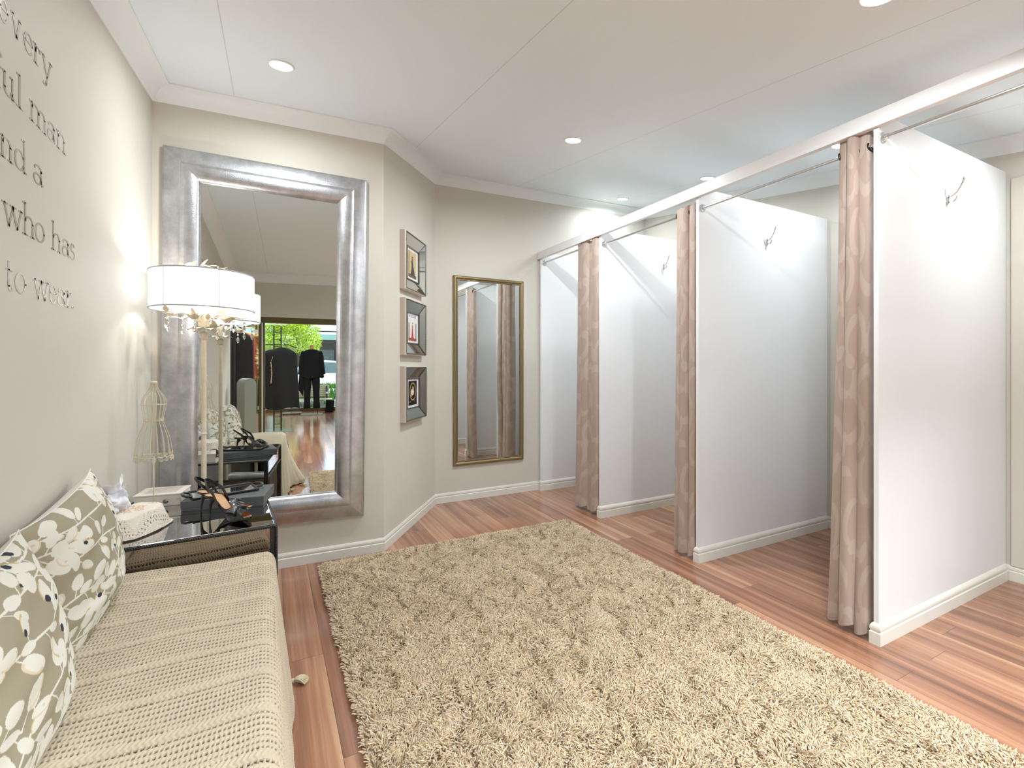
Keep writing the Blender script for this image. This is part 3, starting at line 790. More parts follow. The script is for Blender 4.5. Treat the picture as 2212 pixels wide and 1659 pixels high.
# ------------------------------------------------------------------ mirrored side table
ZT = .632
TR = R(4.5)
tb = tag(empty('side_table', (.029, 2.221, 0), TR), 'mirrored side table with black twisted edging beside the daybed', 'side table')
TW, TD = .565, .735              # local: x from -TW to 0, y from 0 to TD
def rope(p, q, r=.0055, pitch=.016):
    """two strands twisted along a straight edge"""
    p, q = np.array(p, float), np.array(q, float); d = q - p; Ln = np.linalg.norm(d); t = d / Ln
    a = np.array([0, 0, 1.]) if abs(t[2]) < .9 else np.array([1., 0, 0]); u = np.cross(t, a); u /= np.linalg.norm(u); w_ = np.cross(t, u)
    mb = MB(); n = int(Ln / pitch * 8)
    for ph in (0, PI):
        mb.tube([p + t * Ln * i / n + (u * math.cos(2 * PI * i / 8 + ph) + w_ * math.sin(2 * PI * i / 8 + ph)) * r * .55 for i in range(n + 1)], r * .72, 6)
    return mb
MB().box(-TW + .006, -.006, .006, TD - .006, ZT - .018, ZT).build('table_top', M['smoke_mirror'], tb, bevel=.002)
ap = .13
MB().box(-TW + .012, -.012, .006, .018, ZT - ap, ZT - .014).build('front_panel', M['bronze_mirror'], tb)
MB().box(-TW + .012, -.012, TD - .018, TD - .006, ZT - ap, ZT - .014).build('back_panel', M['smoke_mirror'], tb)
for x0 in (-TW + .006, -.018): MB().box(x0, x0 + .012, .02, TD - .02, ZT - ap, ZT - .014).build('side_panel', M['smoke_mirror'], tb)
for x0 in (-TW, -.026):
    for y0 in (0, TD - .026):
        lg = MB().box(x0 + .002, x0 + .024, y0 + .002, y0 + .024, 0, ZT - .012).build('leg', M['black_wood'], tb, bevel=.002)
        for ex, ey in ((0 if x0 < -.1 else .026, 0 if y0 < .1 else .026),):
            rope((x0 + ex, y0 + ey, .02), (x0 + ex, y0 + ey, ZT - .01)).build('corner_rope', M['black_wood'], lg, True)
for p, q in (((-TW, 0, ZT - .009), (0, 0, ZT - .009)), ((-TW, TD, ZT - .009), (0, TD, ZT - .009)), ((-TW, 0, ZT - .009), (-TW, TD, ZT - .009)), ((0, 0, ZT - .009), (0, TD, ZT - .009))):
    rope(p, q, .0052).build('edge_rope', M['black_wood'], tb, True)
for p, q in (((-TW, TD, ZT - ap), (0, TD, ZT - ap)), ((0, 0, ZT - ap), (0, TD, ZT - ap))):
    rope(p, q, .0045).build('apron_rope', M['black_wood'], tb, True)
MB().box(-TW + .01, -.01, .01, TD - .01, .17, .19).build('shelf', M['smoke_mirror'], tb, bevel=.002)
def tl(x, y, z=0):      # table-local to world
    c, s = math.cos(TR), math.sin(TR)
    return (.029 + x * c - y * s, 2.221 + x * s + y * c, z)

# ------------------------------------------------------------------ daybed under the throw
ZS = .549
db_ = tag(empty('daybed', (-.28, 1.46, 0)), 'low daybed hidden under the cream knitted throw', 'daybed')
MB().box(-.295, .285, -.70, .685, .335, .500).build('seat_cushion', M['linen'], db_, bevel=.03, seg=4)
MB().box(-.285, .27, -.69, .675, .20, .33).build('base', M['linen'], db_, bevel=.01)
for x in (-.255, .235):
    for y in (-.65, .63): MB().lathe([(.016, 0), (.024, .199)], (x, y, 0), 16).build('leg', M['dark_wood'], db_, True)

# knitted throw: one draped sheet with real relief
XE, YF, YN = .022, 2.168, .735
rb_ = .045
pu, pv = .0178, .0088
nv_ = 716
Lx_ = .60; drop = .545; dfar = .20; dnear = .42
V = np.linspace(0, Lx_ + drop, nv_)[None, :]          # across: 0 at the wall
U = np.concatenate([np.arange(-dnear, .26, .0075), np.arange(.26, (YF - YN) + .07, .0026), np.arange((YF - YN) + .07, (YF - YN) + dfar, .005)])[:, None]   # along: 0 at the near end
def bend(d):
    d = np.maximum(d, 0); q = np.minimum(d / rb_, PI / 2)
    return rb_ * np.sin(q), rb_ * (1 - np.cos(q)) + np.maximum(d - rb_ * PI / 2, 0)
dvx = V - (Lx_ - rb_); duf = U - (YF - YN - rb_); dun = -(U - rb_)
hx, zx = bend(dvx); hf, zf_ = bend(duf); hn, zn = bend(dun)
zdrop = np.maximum(np.maximum(zx, zf_), zn)
x = np.where(dvx > 0, XE - rb_ + hx, XE - Lx_ + V) + 0 * U
y = np.where(duf > 0, YF - rb_ + hf, np.where(dun > 0, YN + rb_ - hn, YN + U)) + 0 * V
# hanging side: slight outward fall and soft folds; near corner swings out on the floor
fr_ = np.clip(zx / .5, 0, 1)
x = x + fr_ * (.045 + .012 * np.sin(y * 11) + .008 * np.sin(y * 23 + 1)) + .17 * fr_ ** 1.8 * np.exp(-((y - .93) / .16) ** 2)
y = y + .10 * fr_ ** 1.5 * np.exp(-((y - .86) / .2) ** 2)
fcor = np.minimum(zx, np.maximum(zf_, zn))
x = x + np.where(zf_ > 0, -.10, .02) * np.clip(fcor / .2, 0, 1)
y = y - .012 * np.clip(zf_ / .2, 0, 1)
z = np.maximum(ZS - zdrop, .012 + .01 * np.sin(y * 40) ** 2)
z = z + .004 * np.sin(x * 13 + 1) * np.sin(y * 7) * (zdrop < .02)
P = np.stack([x, y, z], -1)
dU = np.gradient(P, axis=0); dV = np.gradient(P, axis=1)
nrm = np.cross(dV, dU); nrm /= (np.linalg.norm(nrm, axis=-1, keepdims=True) + 1e-9)
s = np.where(nrm[..., 2:3].mean() > 0, 1., -1.); nrm = nrm * s
uu = U + .012 * np.sin(V * 3.2) + 0 * V; vv = V + 0 * U
row = np.floor(uu / pu); fu = uu / pu - row
band = np.mod(row, 8); chev = (band == 0) | (band == 1)
sgn = np.where(np.mod(row, 2) == 0, 1., -1.)
ridge = np.sqrt(np.clip(np.sin(PI * fu), 0, 1))
st = np.cos(2 * PI * (vv / pv + sgn * .5 * fu))
hrow = .0027 * ridge + .0006 * st * ridge
st2 = np.cos(2 * PI * (vv / (pv * 1.25) + sgn * 1.0 * (fu - .5)))
hchev = .0022 * (.5 + .5 * st2) + .0006
hh = np.where(chev, hchev, hrow)
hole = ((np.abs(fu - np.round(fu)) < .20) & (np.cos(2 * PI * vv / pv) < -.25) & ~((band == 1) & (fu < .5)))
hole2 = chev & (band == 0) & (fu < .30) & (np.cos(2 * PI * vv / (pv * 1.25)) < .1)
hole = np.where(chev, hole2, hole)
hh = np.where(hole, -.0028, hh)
thin = (np.mod(np.floor((uu + 10) / .2), 1) == 0)
P = P + nrm * hh[..., None]
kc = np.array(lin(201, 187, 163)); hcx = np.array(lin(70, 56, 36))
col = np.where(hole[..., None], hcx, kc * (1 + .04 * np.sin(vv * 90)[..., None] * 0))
col = col * (1 + .03 * field(uu, vv, 9, 30))[..., None]
th = tag(empty('knitted_throw', (0, 0, 0)), 'cream chunky knitted throw draped over the daybed to the floor', 'throw')
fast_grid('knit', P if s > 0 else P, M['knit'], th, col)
def tassel(p, d, L=.06):
    mb = MB(); d = np.array(d, float); d /= np.linalg.norm(d); sd = np.array([-d[1], d[0], 0])
    p = np.array(p, float)
    mb.tube([p - d * .03, p], .004, 8)
    mb.ball(tuple(p), .0085, 8)
    for k in range(16):
        a = (k - 7.5) / 7.5; r2 = .5 + .5 * math.cos(k * 2.1)
        pts_ = [p + d * L * t * (1 - .12 * a * a) + sd * a * .026 * t ** .9 + np.array([0, 0, (.012 * r2 * math.sin(PI * t) - .004 * t)]) for t in (0, .25, .5, .75, 1)]
        mb.tube(pts_, [.002, .0034, .0034, .003, .0012], 6)
    return mb
tassel((.088, 2.118, .0125), (.9, -.28, 0)).build('tassel', M['yarn'], th, True)
tassel((.090, 1.56, .0125), (.5, -.8, 0), .04).build('tassel', M['yarn'], th, True)
tassel((.20, 1.13, .0125), (.8, .6, 0), .06).build('tassel', M['yarn'], th, True)
tassel((.10, 1.30, .0125), (.3, .9, 0), .045).build('tassel', M['yarn'], th, True)

# ------------------------------------------------------------------ floral cushions
def floral(n, seed):
    """branches with oval petals; returns colours on an n x n grid, u right, v up"""
    r2 = np.random.default_rng(seed)
    U, V = np.meshgrid(np.linspace(-1, 1, n), np.linspace(-1, 1, n), indexing='ij')
    C = np.zeros((n, n, 3)); C[:] = lin(164, 156, 134)
    pale = np.array(lin(228, 226, 216)); navy = np.array(lin(54, 58, 74)); och = np.array(lin(206, 190, 142)); peach = np.array(lin(222, 206, 180))
    line = np.zeros((n, n), bool); pet = []
    roots = [((-1.15, .85), (-.3, .62), (.75, .75)), ((-1.1, .25), (-.35, .42), (.35, .2)), ((-.9, -1.1), (-.55, -.35), (.15, -.25)), ((.3, -1.1), (.35, -.45), (.95, -.2)),
             ((.35, .2), (.7, .45), (1.1, .35)), ((-.2, -1.1), (-.1, -.7), (.4, -.62)), ((-1.1, -.25), (-.75, -.05), (-.35, -.3)), ((.2, 1.1), (.35, .8), (.95, .95)), ((.15, -.25), (.5, -.05), (.98, .02)), ((-1.1, -.7), (-.85, -.6), (-.4, -.85)), ((.5, -1.1), (.75, -.8), (1.1, -.75)), ((-1.1, .6), (-.85, .62), (-.6, .5))]
    for a, b, c in roots:
        pts_ = []
        for k in range(15):
            t = k / 14; pts_.append(((1 - t) ** 2 * a[0] + 2 * t * (1 - t) * b[0] + t * t * c[0], (1 - t) ** 2 * a[1] + 2 * t * (1 - t) * b[1] + t * t * c[1]))
        for p, q in zip(pts_, pts_[1:]): line |= seg_d(U, V, p, q) < .0115
        side = 1
        for k in range(2, 15, 2):
            p = np.array(pts_[k]); d = np.array(pts_[k]) - np.array(pts_[k - 1]); ta = math.atan2(d[1], d[0]) + side * r2.uniform(.6, 1.5)
            ln = r2.uniform(.10, .2); e = p + ln * np.array([math.cos(ta), math.sin(ta)])
            line |= seg_d(U, V, tuple(p), tuple(e)) < .006
            pet.append((e, ta, r2.uniform(.085, .15), r2.uniform(.05, .085), r2.random())); side = -side
            if r2.random() < .55:
                t2 = ta + side * .8; e2 = p + ln * .8 * np.array([math.cos(t2), math.sin(t2)])
                pet.append((e2, t2, r2.uniform(.08, .12), r2.uniform(.045, .07), r2.random()))
    C[line] = pale
    wob = .06 * np.sin(U * 31 + V * 17) * np.sin(V * 27 - U * 9)
    for e, ta, ra_, rb2, q in pet:
        c_, s_ = math.cos(ta), math.sin(ta); cx_, cy_ = e[0] + c_ * ra_ * .7, e[1] + s_ * ra_ * .7
        u_ = (U - cx_) * c_ + (V - cy_) * s_; v_ = -(U - cx_) * s_ + (V - cy_) * c_
        d2 = (u_ / ra_) ** 2 + (v_ / rb2) ** 2
        m_ = d2 < 1 + wob; C[m_] = pale
        if q > .55:
            rim = m_ & (d2 > .6 + wob * 3) & (v_ * (1 if q > .77 else -1) > rb2 * .1); C[rim] = och if q > .75 else peach
        if q > .84:
            sp = ((u_ + ra_ * .62) / (ra_ * .30)) ** 2 + ((v_ - rb2 * .25) / (rb2 * .42)) ** 2 < 1 + wob * 9
            C[m_ & sp] = navy
        if .62 < q < .7: C[m_ & (np.hypot(u_ - ra_ * .2, v_) < rb2 * .25)] = peach
    return C
def cushion(loc, rot, w, h, t, seed, lab, fold=.0):
    c = empty('cushion', loc); c.rotation_euler = rot
    tag(c, lab, 'cushion', 'floral cushions on the daybed')
    n = 320
    U, V = np.meshgrid(np.linspace(-1, 1, n), np.linspace(-1, 1, n), indexing='ij')
    prof = (np.clip((1 - np.abs(U) ** 2.6) * (1 - np.abs(V) ** 2.6), 0, 1)) ** .55
    sx = 1 - .075 * (1 - V ** 2); sy = 1 - .075 * (1 - U ** 2)
    X_ = U * w / 2 * sx; Y_ = V * h / 2 * sy
    wr = .004 * np.sin(7 * U + 3 * V + seed) * prof + .003 * np.sin(13 * V - 6 * U) * prof + .006 * np.exp(-((V + .62 + .2 * U) / .09) ** 2) * fold
    dep = .018 * np.abs(U) ** 3
    F = np.stack([X_, -(t * .40 * prof + wr) + dep, Y_], -1)
    Bk = np.stack([X_, t * .60 * prof + dep, Y_], -1)
    fast_grid('printed_front', F, M['fabric_print'], c, floral(n, seed))
    fast_grid('plain_back', Bk[::-1][::4 if False else 1], M['plain_white_cloth'], c)
    ring = [F[i, 0] for i in range(0, n, 6)] + [F[-1, j] for j in range(0, n, 6)] + [F[i, -1] for i in range(n - 1, 0, -6)] + [F[0, j] for j in range(n - 1, 0, -6)]
    MB().tube(ring, .0022, 6, True).build('seam', M['plain_white_cloth'], c, True)
    return c
# local -y is the printed face; turn it to look towards +x, then lean it on the wall
cushion((-.492, 1.835, .728), (R(-10), R(-5), R(90)), .57, .40, .165, 3, 'farther floral cushion, next to the white tissue and lace', 1.)
cushion((-.447, 1.195, .718), (R(-12), R(-3), R(90)), .57, .40, .18, 8, 'nearer floral cushion, cut off by the left edge of the picture')

# ------------------------------------------------------------------ floor lamp
LX, LY = -.308, 3.0
lp = tag(empty('floor_lamp', (LX, LY, 0)), 'lit cream floor lamp with white drum shade, leaves and crystal drops', 'floor lamp')
MB().lathe([(.0001, 0), (.13, 0), (.13, .012), (.11, .02), (.05, .028), (.02, .05), (.0001, .05)], n=40).build('base', M['cream'], lp, True)
MB().tube([(0, 0, .04), (0, 0, 1.475)], .0125, 16).lathe([(.0125, 0), (.0155, .006), (.0125, .012)], (0, 0, .93), 16, False).build('pole', M['cream'], lp, 'auto')
MB().lathe([(.0125, 0), (.020, .01), (.017, .02), (.024, .03), (.016, .04), (.0001, .045)], (0, 0, 1.44), 24).build('finial_knot', M['cream'], lp, True)
pd = MB()
for k in range(6):
    a = 2 * PI * k / 6
    G = []
    for i in range(7):
        t = i / 6; row_ = []
        for j in range(-3, 4):
            wv = .03 * math.sin(PI * min(.98, .18 + .82 * t)) * j / 3
            r_ = .012 + .062 * t; zz = .012 - .016 * t ** 2 + .003 * abs(j) / 3
            row_.append((r_ * math.cos(a) - wv * math.sin(a), r_ * math.sin(a) + wv * math.cos(a), 1.492 + zz))
        G.append(row_)
    pd.grid(np.array(G))
pd.build('petal_dish', M['cream'], lp, True)
MB().lathe([(.0001, 0), (.0245, 0), (.0265, .004), (.0265, .066), (.024, .069), (.0001, .069)], (0, 0, 1.505), 28).build('candle_cup', M['cream'], lp, 'auto')
MB().lathe([(.016, 0), (.018, .02), (.031, .055), (.033, .075), (.026, .10), (.012, .114), (.0001, .117)], (0, 0, 1.572), 24).build('bulb', M['bulb'], lp, True)
SR, SZ0, SZ1 = .237, 1.597, 1.787
sh = MB(); n = 264
for r_, up in ((SR, 1),):
    vs = []; fs = []
    for z_ in (SZ0, SZ0 + .06, SZ1 - .06, SZ1):
        for k in range(n):
            rr2 = r_ - .0016 + .0032 * (k % 2) * .5 + (.0011 * math.sin(k * 1.7)); a = 2 * PI * k / n
            vs.append((rr2 * math.cos(a), rr2 * math.sin(a), z_))
    fs = [(i * n + k, i * n + (k + 1) % n, (i + 1) * n + (k + 1) % n, (i + 1) * n + k) for i in range(3) for k in range(n)]
    sh.add(vs, fs)
sho = sh.build('shade', M['shade'], lp)
M['shade_trim'] = plain('shade_trim', lin(168, 168, 172), .7)
for z_ in (SZ0, SZ1):
    MB().tube([((SR + .0005) * math.cos(a), (SR + .0005) * math.sin(a), z_) for a in np.linspace(0, 2 * PI, 96, endpoint=False)], .0034, 8, True).build('rim', M['shade_trim'], sho, True)
for k in range(6):
    a = R(-128.5 + 60 * k)
    MB().tube([((SR + .001) * math.cos(a), (SR + .001) * math.sin(a), z_) for z_ in np.linspace(SZ0, SZ1, 6)], .0015, 6).build('seam', M['shade_trim'], sho, True)
spd = MB()
for k in range(3):
    a = R(20 + 120 * k); spd.tube([(0, 0, 1.70), (SR * math.cos(a), SR * math.sin(a), 1.74)], .002, 6)
spd.build('spider', M['cream'], sho, True)
def leaf3(mb, p, d, L, wd2, up=(0, 0, 1), curl=.3):
    p, d, up = np.array(p, float), np.array(d, float), np.array(up, float); d /= np.linalg.norm(d)
    sd = np.cross(d, up); sd /= (np.linalg.norm(sd) + 1e-9); nn = np.cross(sd, d); G = []
    for i in range(9):
        t = i / 8; ww = wd2 * math.sin(PI * t ** .8) ** .9 + .0004
        c_ = p + d * L * t + nn * (curl * L * (t - t * t))
        G.append([c_ + sd * ww * j / 2 - nn * (.18 * ww * abs(j) / 2) for j in (-2, -1, 0, 1, 2)])
    G = np.array(G); mb.grid(G); mb.grid((G - nn * .0012)[:, ::-1])
def vine(a0, a1, z0, z1, r0, r1, leaves, rose=True, seed=0):
    r2 = random.Random(seed)
    v = empty('vine'); v.parent = lp
    pts_ = []
    for i in range(15):
        t = i / 14; a = R(a0 + (a1 - a0) * t); r_ = r0 + (r1 - r0) * t
        pts_.append(np.array((r_ * math.cos(a), r_ * math.sin(a), z0 + (z1 - z0) * t + .018 * math.sin(t * 5))))
    COL.objects.unlink(v); bpy.data.objects.remove(v)
    vo_ = MB().tube(pts_, .0026, 8).build('vine', M['cream'], lp, True)
    for k in range(leaves):
        i = 2 + k * 11 // max(1, leaves - 1) if leaves > 1 else 8
        p = pts_[min(i, 13)]; tg = pts_[min(i + 1, 14)] - pts_[i - 1]
        tg = tg / np.linalg.norm(tg); oth = np.array([r2.uniform(-1, 1), r2.uniform(-1, 1), r2.uniform(-.2, .9)])
        mb = MB(); leaf3(mb, p, tg + oth * .9, r2.uniform(.045, .062), .013, (r2.uniform(-.6, .6), r2.uniform(-.6, .6), 1), .35)
        mb.build('leaf', M['cream'], vo_, True)
    if rose:
        p = pts_[-1]; mb = MB()
        for ring_, (rr_, hh_, nn_) in enumerate(((.011, .026, 3), (.018, .024, 4), (.025, .018, 5))):
            for k in range(nn_):
                a = 2 * PI * k / nn_ + ring_ * .6; G = []
                for i in range(6):
                    t = i / 5; fl2 = rr_ * (.25 + .75 * t ** .7) + .004 * t * t
                    G.append([p + np.array((fl2 * math.cos(a + j * .42 / 2), fl2 * math.sin(a + j * .42 / 2), hh_ * t - .012 - .003 * abs(j))) for j in (-3, -2, -1, 0, 1, 2, 3)])
                mb.grid(np.array(G))
        mb.build('rose', M['cream'], vo_, True)
    return pts_
VP = []
VP.append(vine(-170, -215, 1.545, 1.585, .028, .215, 4, False, 1))
VP.append(vine(-120, -105, 1.53, 1.575, .026, .12, 3, True, 2))
VP.append(vine(-150, -140, 1.535, 1.59, .027, .20, 3, False, 3))
VP.append(vine(-60, -30, 1.53, 1.565, .026, .13, 4, True, 4))
VP.append(vine(-25, 5, 1.535, 1.585, .027, .20, 4, False, 5))
VP.append(vine(60, 95, 1.535, 1.575, .027, .17, 3, True, 6))
VP.append(vine(150, 130, 1.535, 1.575, .027, .18, 3, False, 7))
vine(-140, -105, 1.77, 1.82, .10, .15, 4, False, 8)
vine(-95, -60, 1.79, 1.81, .13, .17, 3, False, 9)
vine(30, 70, 1.78, 1.83, .08, .12, 3, False, 10)
for p in [VP[0][13], VP[2][13], VP[1][11], VP[3][12], VP[4][13], VP[4][9], VP[5][12], VP[6][13]]:
    x_, y_, z_ = p
    wr_ = MB().tube([(x_, y_, z_), (x_, y_, z_ - .05)], .0007, 5).build('drop_wire', M['hook_metal'], lp)
    dz = .028
    cr_ = MB().lathe([(.0001, -.008), (.0055, -.005), (.0075, 0), (.0055, .005), (.0001, .008)], (x_, y_, z_ - dz), 8)
    cr_.lathe([(.0001, -.030), (.006, -.022), (.0098, -.008), (.007, .005), (.0025, .016), (.0001, .018)], (x_, y_, z_ - dz - .029), 8)
    cr_.build('crystal_drop', M['crystal'], lp)
li = bpy.data.lights.new('lamp_bulb', 'POINT'); li.energy = 3.0; li.color = (1, .96, .92); li.shadow_soft_size = .035
lo = bpy.data.objects.new('lamp_bulb', li); COL.objects.link(lo); lo.location = (LX, LY, 1.725)

# ------------------------------------------------------------------ wire dress form
fx, fy, fz = -.455, 2.60, .895
wf_ = tag(empty('wire_dress_form', (fx, fy, fz)), 'small cream wire dress form above the lace cloth', 'dress form')
prof_ = [(.000, .069), (.03, .066), (.07, .062), (.10, .054), (.13, .043), (.150, .036), (.168, .034), (.185, .037), (.21, .043), (.235, .0455), (.255, .043), (.275, .034), (.292, .022), (.305, .014), (.325, .0125)]
def fr2(z_):
    for (za, ra1), (zb, rb1) in zip(prof_, prof_[1:]):
        if z_ <= zb: return ra1 + (rb1 - ra1) * (z_ - za) / (zb - za)
    return prof_[-1][1]
for k in range(16):
    a = 2 * PI * k / 16
    top_ = .325 if k % 2 == 0 else .285
    zz_ = np.linspace(0, top_, 26)
    MB().tube([(fr2(q) * math.cos(a), fr2(q) * math.sin(a), q) for q in zz_], .0013, 6).build('wire', M['cream_wire'], wf_, True)
def hoop(z_, r_=None, w_=.0016):
    r_ = r_ or fr2(z_)
    return MB().tube([(r_ * math.cos(a), r_ * math.sin(a), z_) for a in np.linspace(0, 2 * PI, 36, endpoint=False)], w_, 6, True)
for z_ in (0.002, .16, .232, .325): hoop(z_).build('hoop', M['cream_wire'], wf_, True)
MB().tube([(0, 0, 0), (0, 0, .325)], .0017, 6).lathe([(.0125, 0), (.0145, .004), (.0125, .010), (.0001, .012)], (0, 0, .325), 16).build('centre_post', M['cream_wire'], wf_, True)
def scrolls(zc, r_, count, size, dn=True):
    mb = MB()
    for k in range(count):
        a0 = 2 * PI * k / count; sg = 1 if k % 2 else -1; sp = []
        for i in range(26):
            t = i / 25; q = 3.6 * PI * t; rr_ = size * (1 - .8 * t)
            u_, v_ = rr_ * math.cos(q) * sg, rr_ * math.sin(q) * (-1 if dn else 1)
            aa = a0 + u_ / r_; sp.append((r_ * math.cos(aa), r_ * math.sin(aa), zc + v_))
        mb.tube(sp, .0011, 5)
    return mb
scrolls(-.008, .071, 18, .010).build('hem_scrolls', M['cream_wire'], wf_, True)
scrolls(.013, .069, 16, .008, False).build('hem_curls', M['cream_wire'], wf_, True)
scrolls(.166, .036, 10, .007).build('waist_scrolls', M['cream_wire'], wf_, True)
MB().tube([(0, 0, ZT - fz + .004), (0, 0, 0)], .0022, 8).build('stem', M['cream_wire'], wf_, True)
MB().lathe([(.0001, 0), (.04, 0), (.04, .003), (.0001, .005)], (0, 0, ZT - fz + .0006), n=24).build('foot', M['cream_wire'], wf_, 'auto')

# ------------------------------------------------------------------ things on the table
def px2(u, v, z_):
    s_, c_ = math.sin(TH), math.cos(TH); a = (u - 1106) / 1015; b2 = (790 - v) / 1015; t = (z_ - 1.3) / b2
    return np.array([(s_ + a * c_) * t, (c_ - a * s_) * t])
# grey presentation box
b0 = np.array([-.355, 2.604]); b1 = np.array([-.022, 2.536]); bd = (b1 - b0) / np.linalg.norm(b1 - b0); bang = math.atan2(bd[1], bd[0]); bw = np.linalg.norm(b1 - b0)
gb = tag(empty('gift_box', (b0[0], b0[1], ZT + .0005), bang), 'flat grey box under the mirror tray', 'box')
MB().box(0, bw, 0, .235, 0, .012).build('base', M['grey_box'], gb, bevel=.001)
MB().box(-.002, bw + .002, -.002, .237, .014, .046).build('lid', M['grey_box'], gb, bevel=.0015)
MB().box(.003, bw - .003, .003, .232, .011, .0145).build('inner_band', M['pages'], gb)
# mirror tray resting on the box
ZB = ZT + .0475
c0, c1 = np.array([-.345, 2.665]), np.array([-.075, 2.625])
tr = tag(empty('mirror_tray', (-.195, 2.70, ZB), R(14)), 'black framed mirror tray with loop handles on the grey box', 'tray')
tw, td = .27, .155
MB().box(-tw / 2, tw / 2, -td / 2, td / 2, .0005, .006).build('tray_glass', M['smoke_mirror'], tr)
path = [(-tw / 2, -td / 2), (tw / 2, -td / 2), (tw / 2, td / 2), (-tw / 2, td / 2)]
MB().tube([(x_, y_, .007) for x_, y_ in [(-tw/2,-td/2),(0,-td/2),(tw/2,-td/2),(tw/2,0),(tw/2,td/2),(0,td/2),(-tw/2,td/2),(-tw/2,0)]], .0062, 10, True).build('rim', M['black_wood'], tr, 'auto')
for s_ in (-1, 1):
    MB().tube([(s_ * (tw / 2 + q[0]), q[1], .010 + q[2]) for q in ((0, -.045, 0), (.022, -.040, .004), (.034, -.018, .006), (.034, .018, .006), (.022, .040, .004), (0, .045, 0))], .0055, 10).build('handle', M['black_patent'], tr, True)
# pale bead-handled box
jb = tag(empty('jewellery_box', (-.452, 2.80, ZT + .0005), R(-8)), 'white distressed wooden box with a pewter knob', 'box')
MB().box(-.10, .085, -.055, .10, 0, .050).build('body', M['white_wood'], jb, bevel=.002)
lid = MB().box(-.103, .088, -.058, .103, .051, .058).build('lid', M['white_wood'], jb, bevel=.002)
MB().box(-.07, .06, -.03, .075, .0582, .0586).build('lid_panel', M['champagne'], jb)
MB().lathe([(.0001, 0), (.004, 0), (.004, .008), (.010, .010), (.0115, .015), (.008, .019), (.0001, .020)], n=18).xf(lambda p: (.0852 + p[2], .01 + p[0], .026 + p[1])).build('knob', M['knob'], jb, True)
MB().lathe([(.0001, 0), (.004, 0), (.004, .008), (.010, .010), (.0115, .015), (.008, .019), (.0001, .020)], n=18).xf(lambda p: (.03 + p[0], -.0552 - p[2], .026 + p[1])).build('knob', M['knob'], jb, True)
# cream oval box with lace cloth over it
ob = tag(empty('oval_box', (-.487, 2.395, ZT + .0005), R(66)), 'cream oval box under the lace cloth', 'box')
ov = MB()
ov.lathe([(.0001, 0), (1, 0), (1, .070), (.0001, .073)], n=48).xf(lambda p: (p[0] * .125, p[1] * .078, p[2])).build('body', M['white_wood'], ob, 'auto', bevel=.003)
# lace cloth
nl = 190
U, V = np.meshgrid(np.linspace(-1, 1, nl), np.linspace(-1, 1, nl), indexing='ij')
rr_ = np.sqrt((U * .160 / .128) ** 2 + (V * .120 / .082) ** 2)
zc = .0765 - np.clip(rr_ - .95, 0, 1) ** .9 * .135 + .012 * np.exp(-((U - .1) / .5) ** 2 - ((V + .1) / .5) ** 2) + .004 * np.sin(9 * U + 4 * V) + .003 * np.sin(7 * V - 3 * U)
zc = np.maximum(zc, .004)
sq = 1 - .30 * np.clip(rr_ - .95, 0, 1)
ed = np.maximum(np.abs(U), np.abs(V))
scal = 1 + .018 * np.abs(np.sin(26 * U * (np.abs(V) >= np.abs(U)) + 26 * V * (np.abs(U) > np.abs(V)))) * np.clip((ed - .9) / .1, 0, 1)
P = np.stack([U * .160 * sq * scal, V * .120 * sq * scal, zc + .001], -1)
lace_c = np.zeros((nl, nl, 3)); lace_c[:] = lin(238, 228, 216)
border = ed > .62
net = border & (np.sin(U * 150) * np.sin(V * 118) > .42); lace_c[net] = lin(176, 160, 146)
big = (ed > .72) & (ed < .86) & (np.sin(U * 62) * np.sin(V * 48) > .6); lace_c[big] = lin(120, 106, 96)
emb = np.zeros((nl, nl), bool)
for k in range(7):
    a = k * 2.4; cx_, cy_ = .3 * math.cos(a) * (.4 + k / 9), .3 * math.sin(a) * (.4 + k / 9)
    for ra_, rb2, aa in ((.12, .045, a), (.10, .04, a + 1.1), (.09, .035, a - 1.0)):
        c_, s_ = math.cos(aa), math.sin(aa); u_ = (U - cx_) * c_ + (V - cy_) * s_; v_ = -(U - cx_) * s_ + (V - cy_) * c_
        emb |= np.abs(np.sqrt((u_ / ra_) ** 2 + (v_ / rb2) ** 2) - 1) < .13
lace_c[emb & ~border] = lin(204, 168, 120)
lc = tag(empty('lace_cloth', (-.487, 2.395, ZT + .0005), R(66)), 'white lace edged cloth with gold stitching over the oval box', 'cloth')
M['lace'] = attrmat('lace', .9, bump=.6, bscale=500)
ll = fast_grid('cloth', P, M['lace'], lc, lace_c)
sd_ = ll.modifiers.new('so', 'SOLIDIFY'); sd_.thickness = .0016; sd_.offset = 1
# crumpled tissue
tn = 70
U, V = np.meshgrid(np.linspace(-1, 1, tn), np.linspace(-1, 1, tn), indexing='ij')
cr = np.abs(field(U, V, 21, 3.2)) * .030 + np.abs(field(U, V, 22, 7)) * .012
P = np.stack([U * .075 * (1 - .25 * (V + 1) / 2) + .01 * field(U, V, 24, 4), .028 * field(U, V, 23, 2.5) + cr, .062 * (V + 1) + .012 * field(U, V, 25, 4) * (V + 1) / 2 + .018 * U], -1)
ts = tag(empty('tissue_paper', (-.548, 2.345, ZT + .078), R(48)), 'crumpled white tissue paper behind the farther cushion', 'tissue paper')
tp_ = fast_grid('sheet', P, M['white_paper'], ts, smooth=False)
sd_ = tp_.modifiers.new('so', 'SOLIDIFY'); sd_.thickness = .001
P2 = P.copy(); P2[..., 0] = P[..., 0] * .8 + .02; P2[..., 1] = -P[..., 1] * .8 + .035; P2[..., 2] = P[..., 2] * .72
tp2 = fast_grid('folded_sheet', P2, M['white_paper'], ts, smooth=False)
sd_ = tp2.modifiers.new('so', 'SOLIDIFY'); sd_.thickness = .001

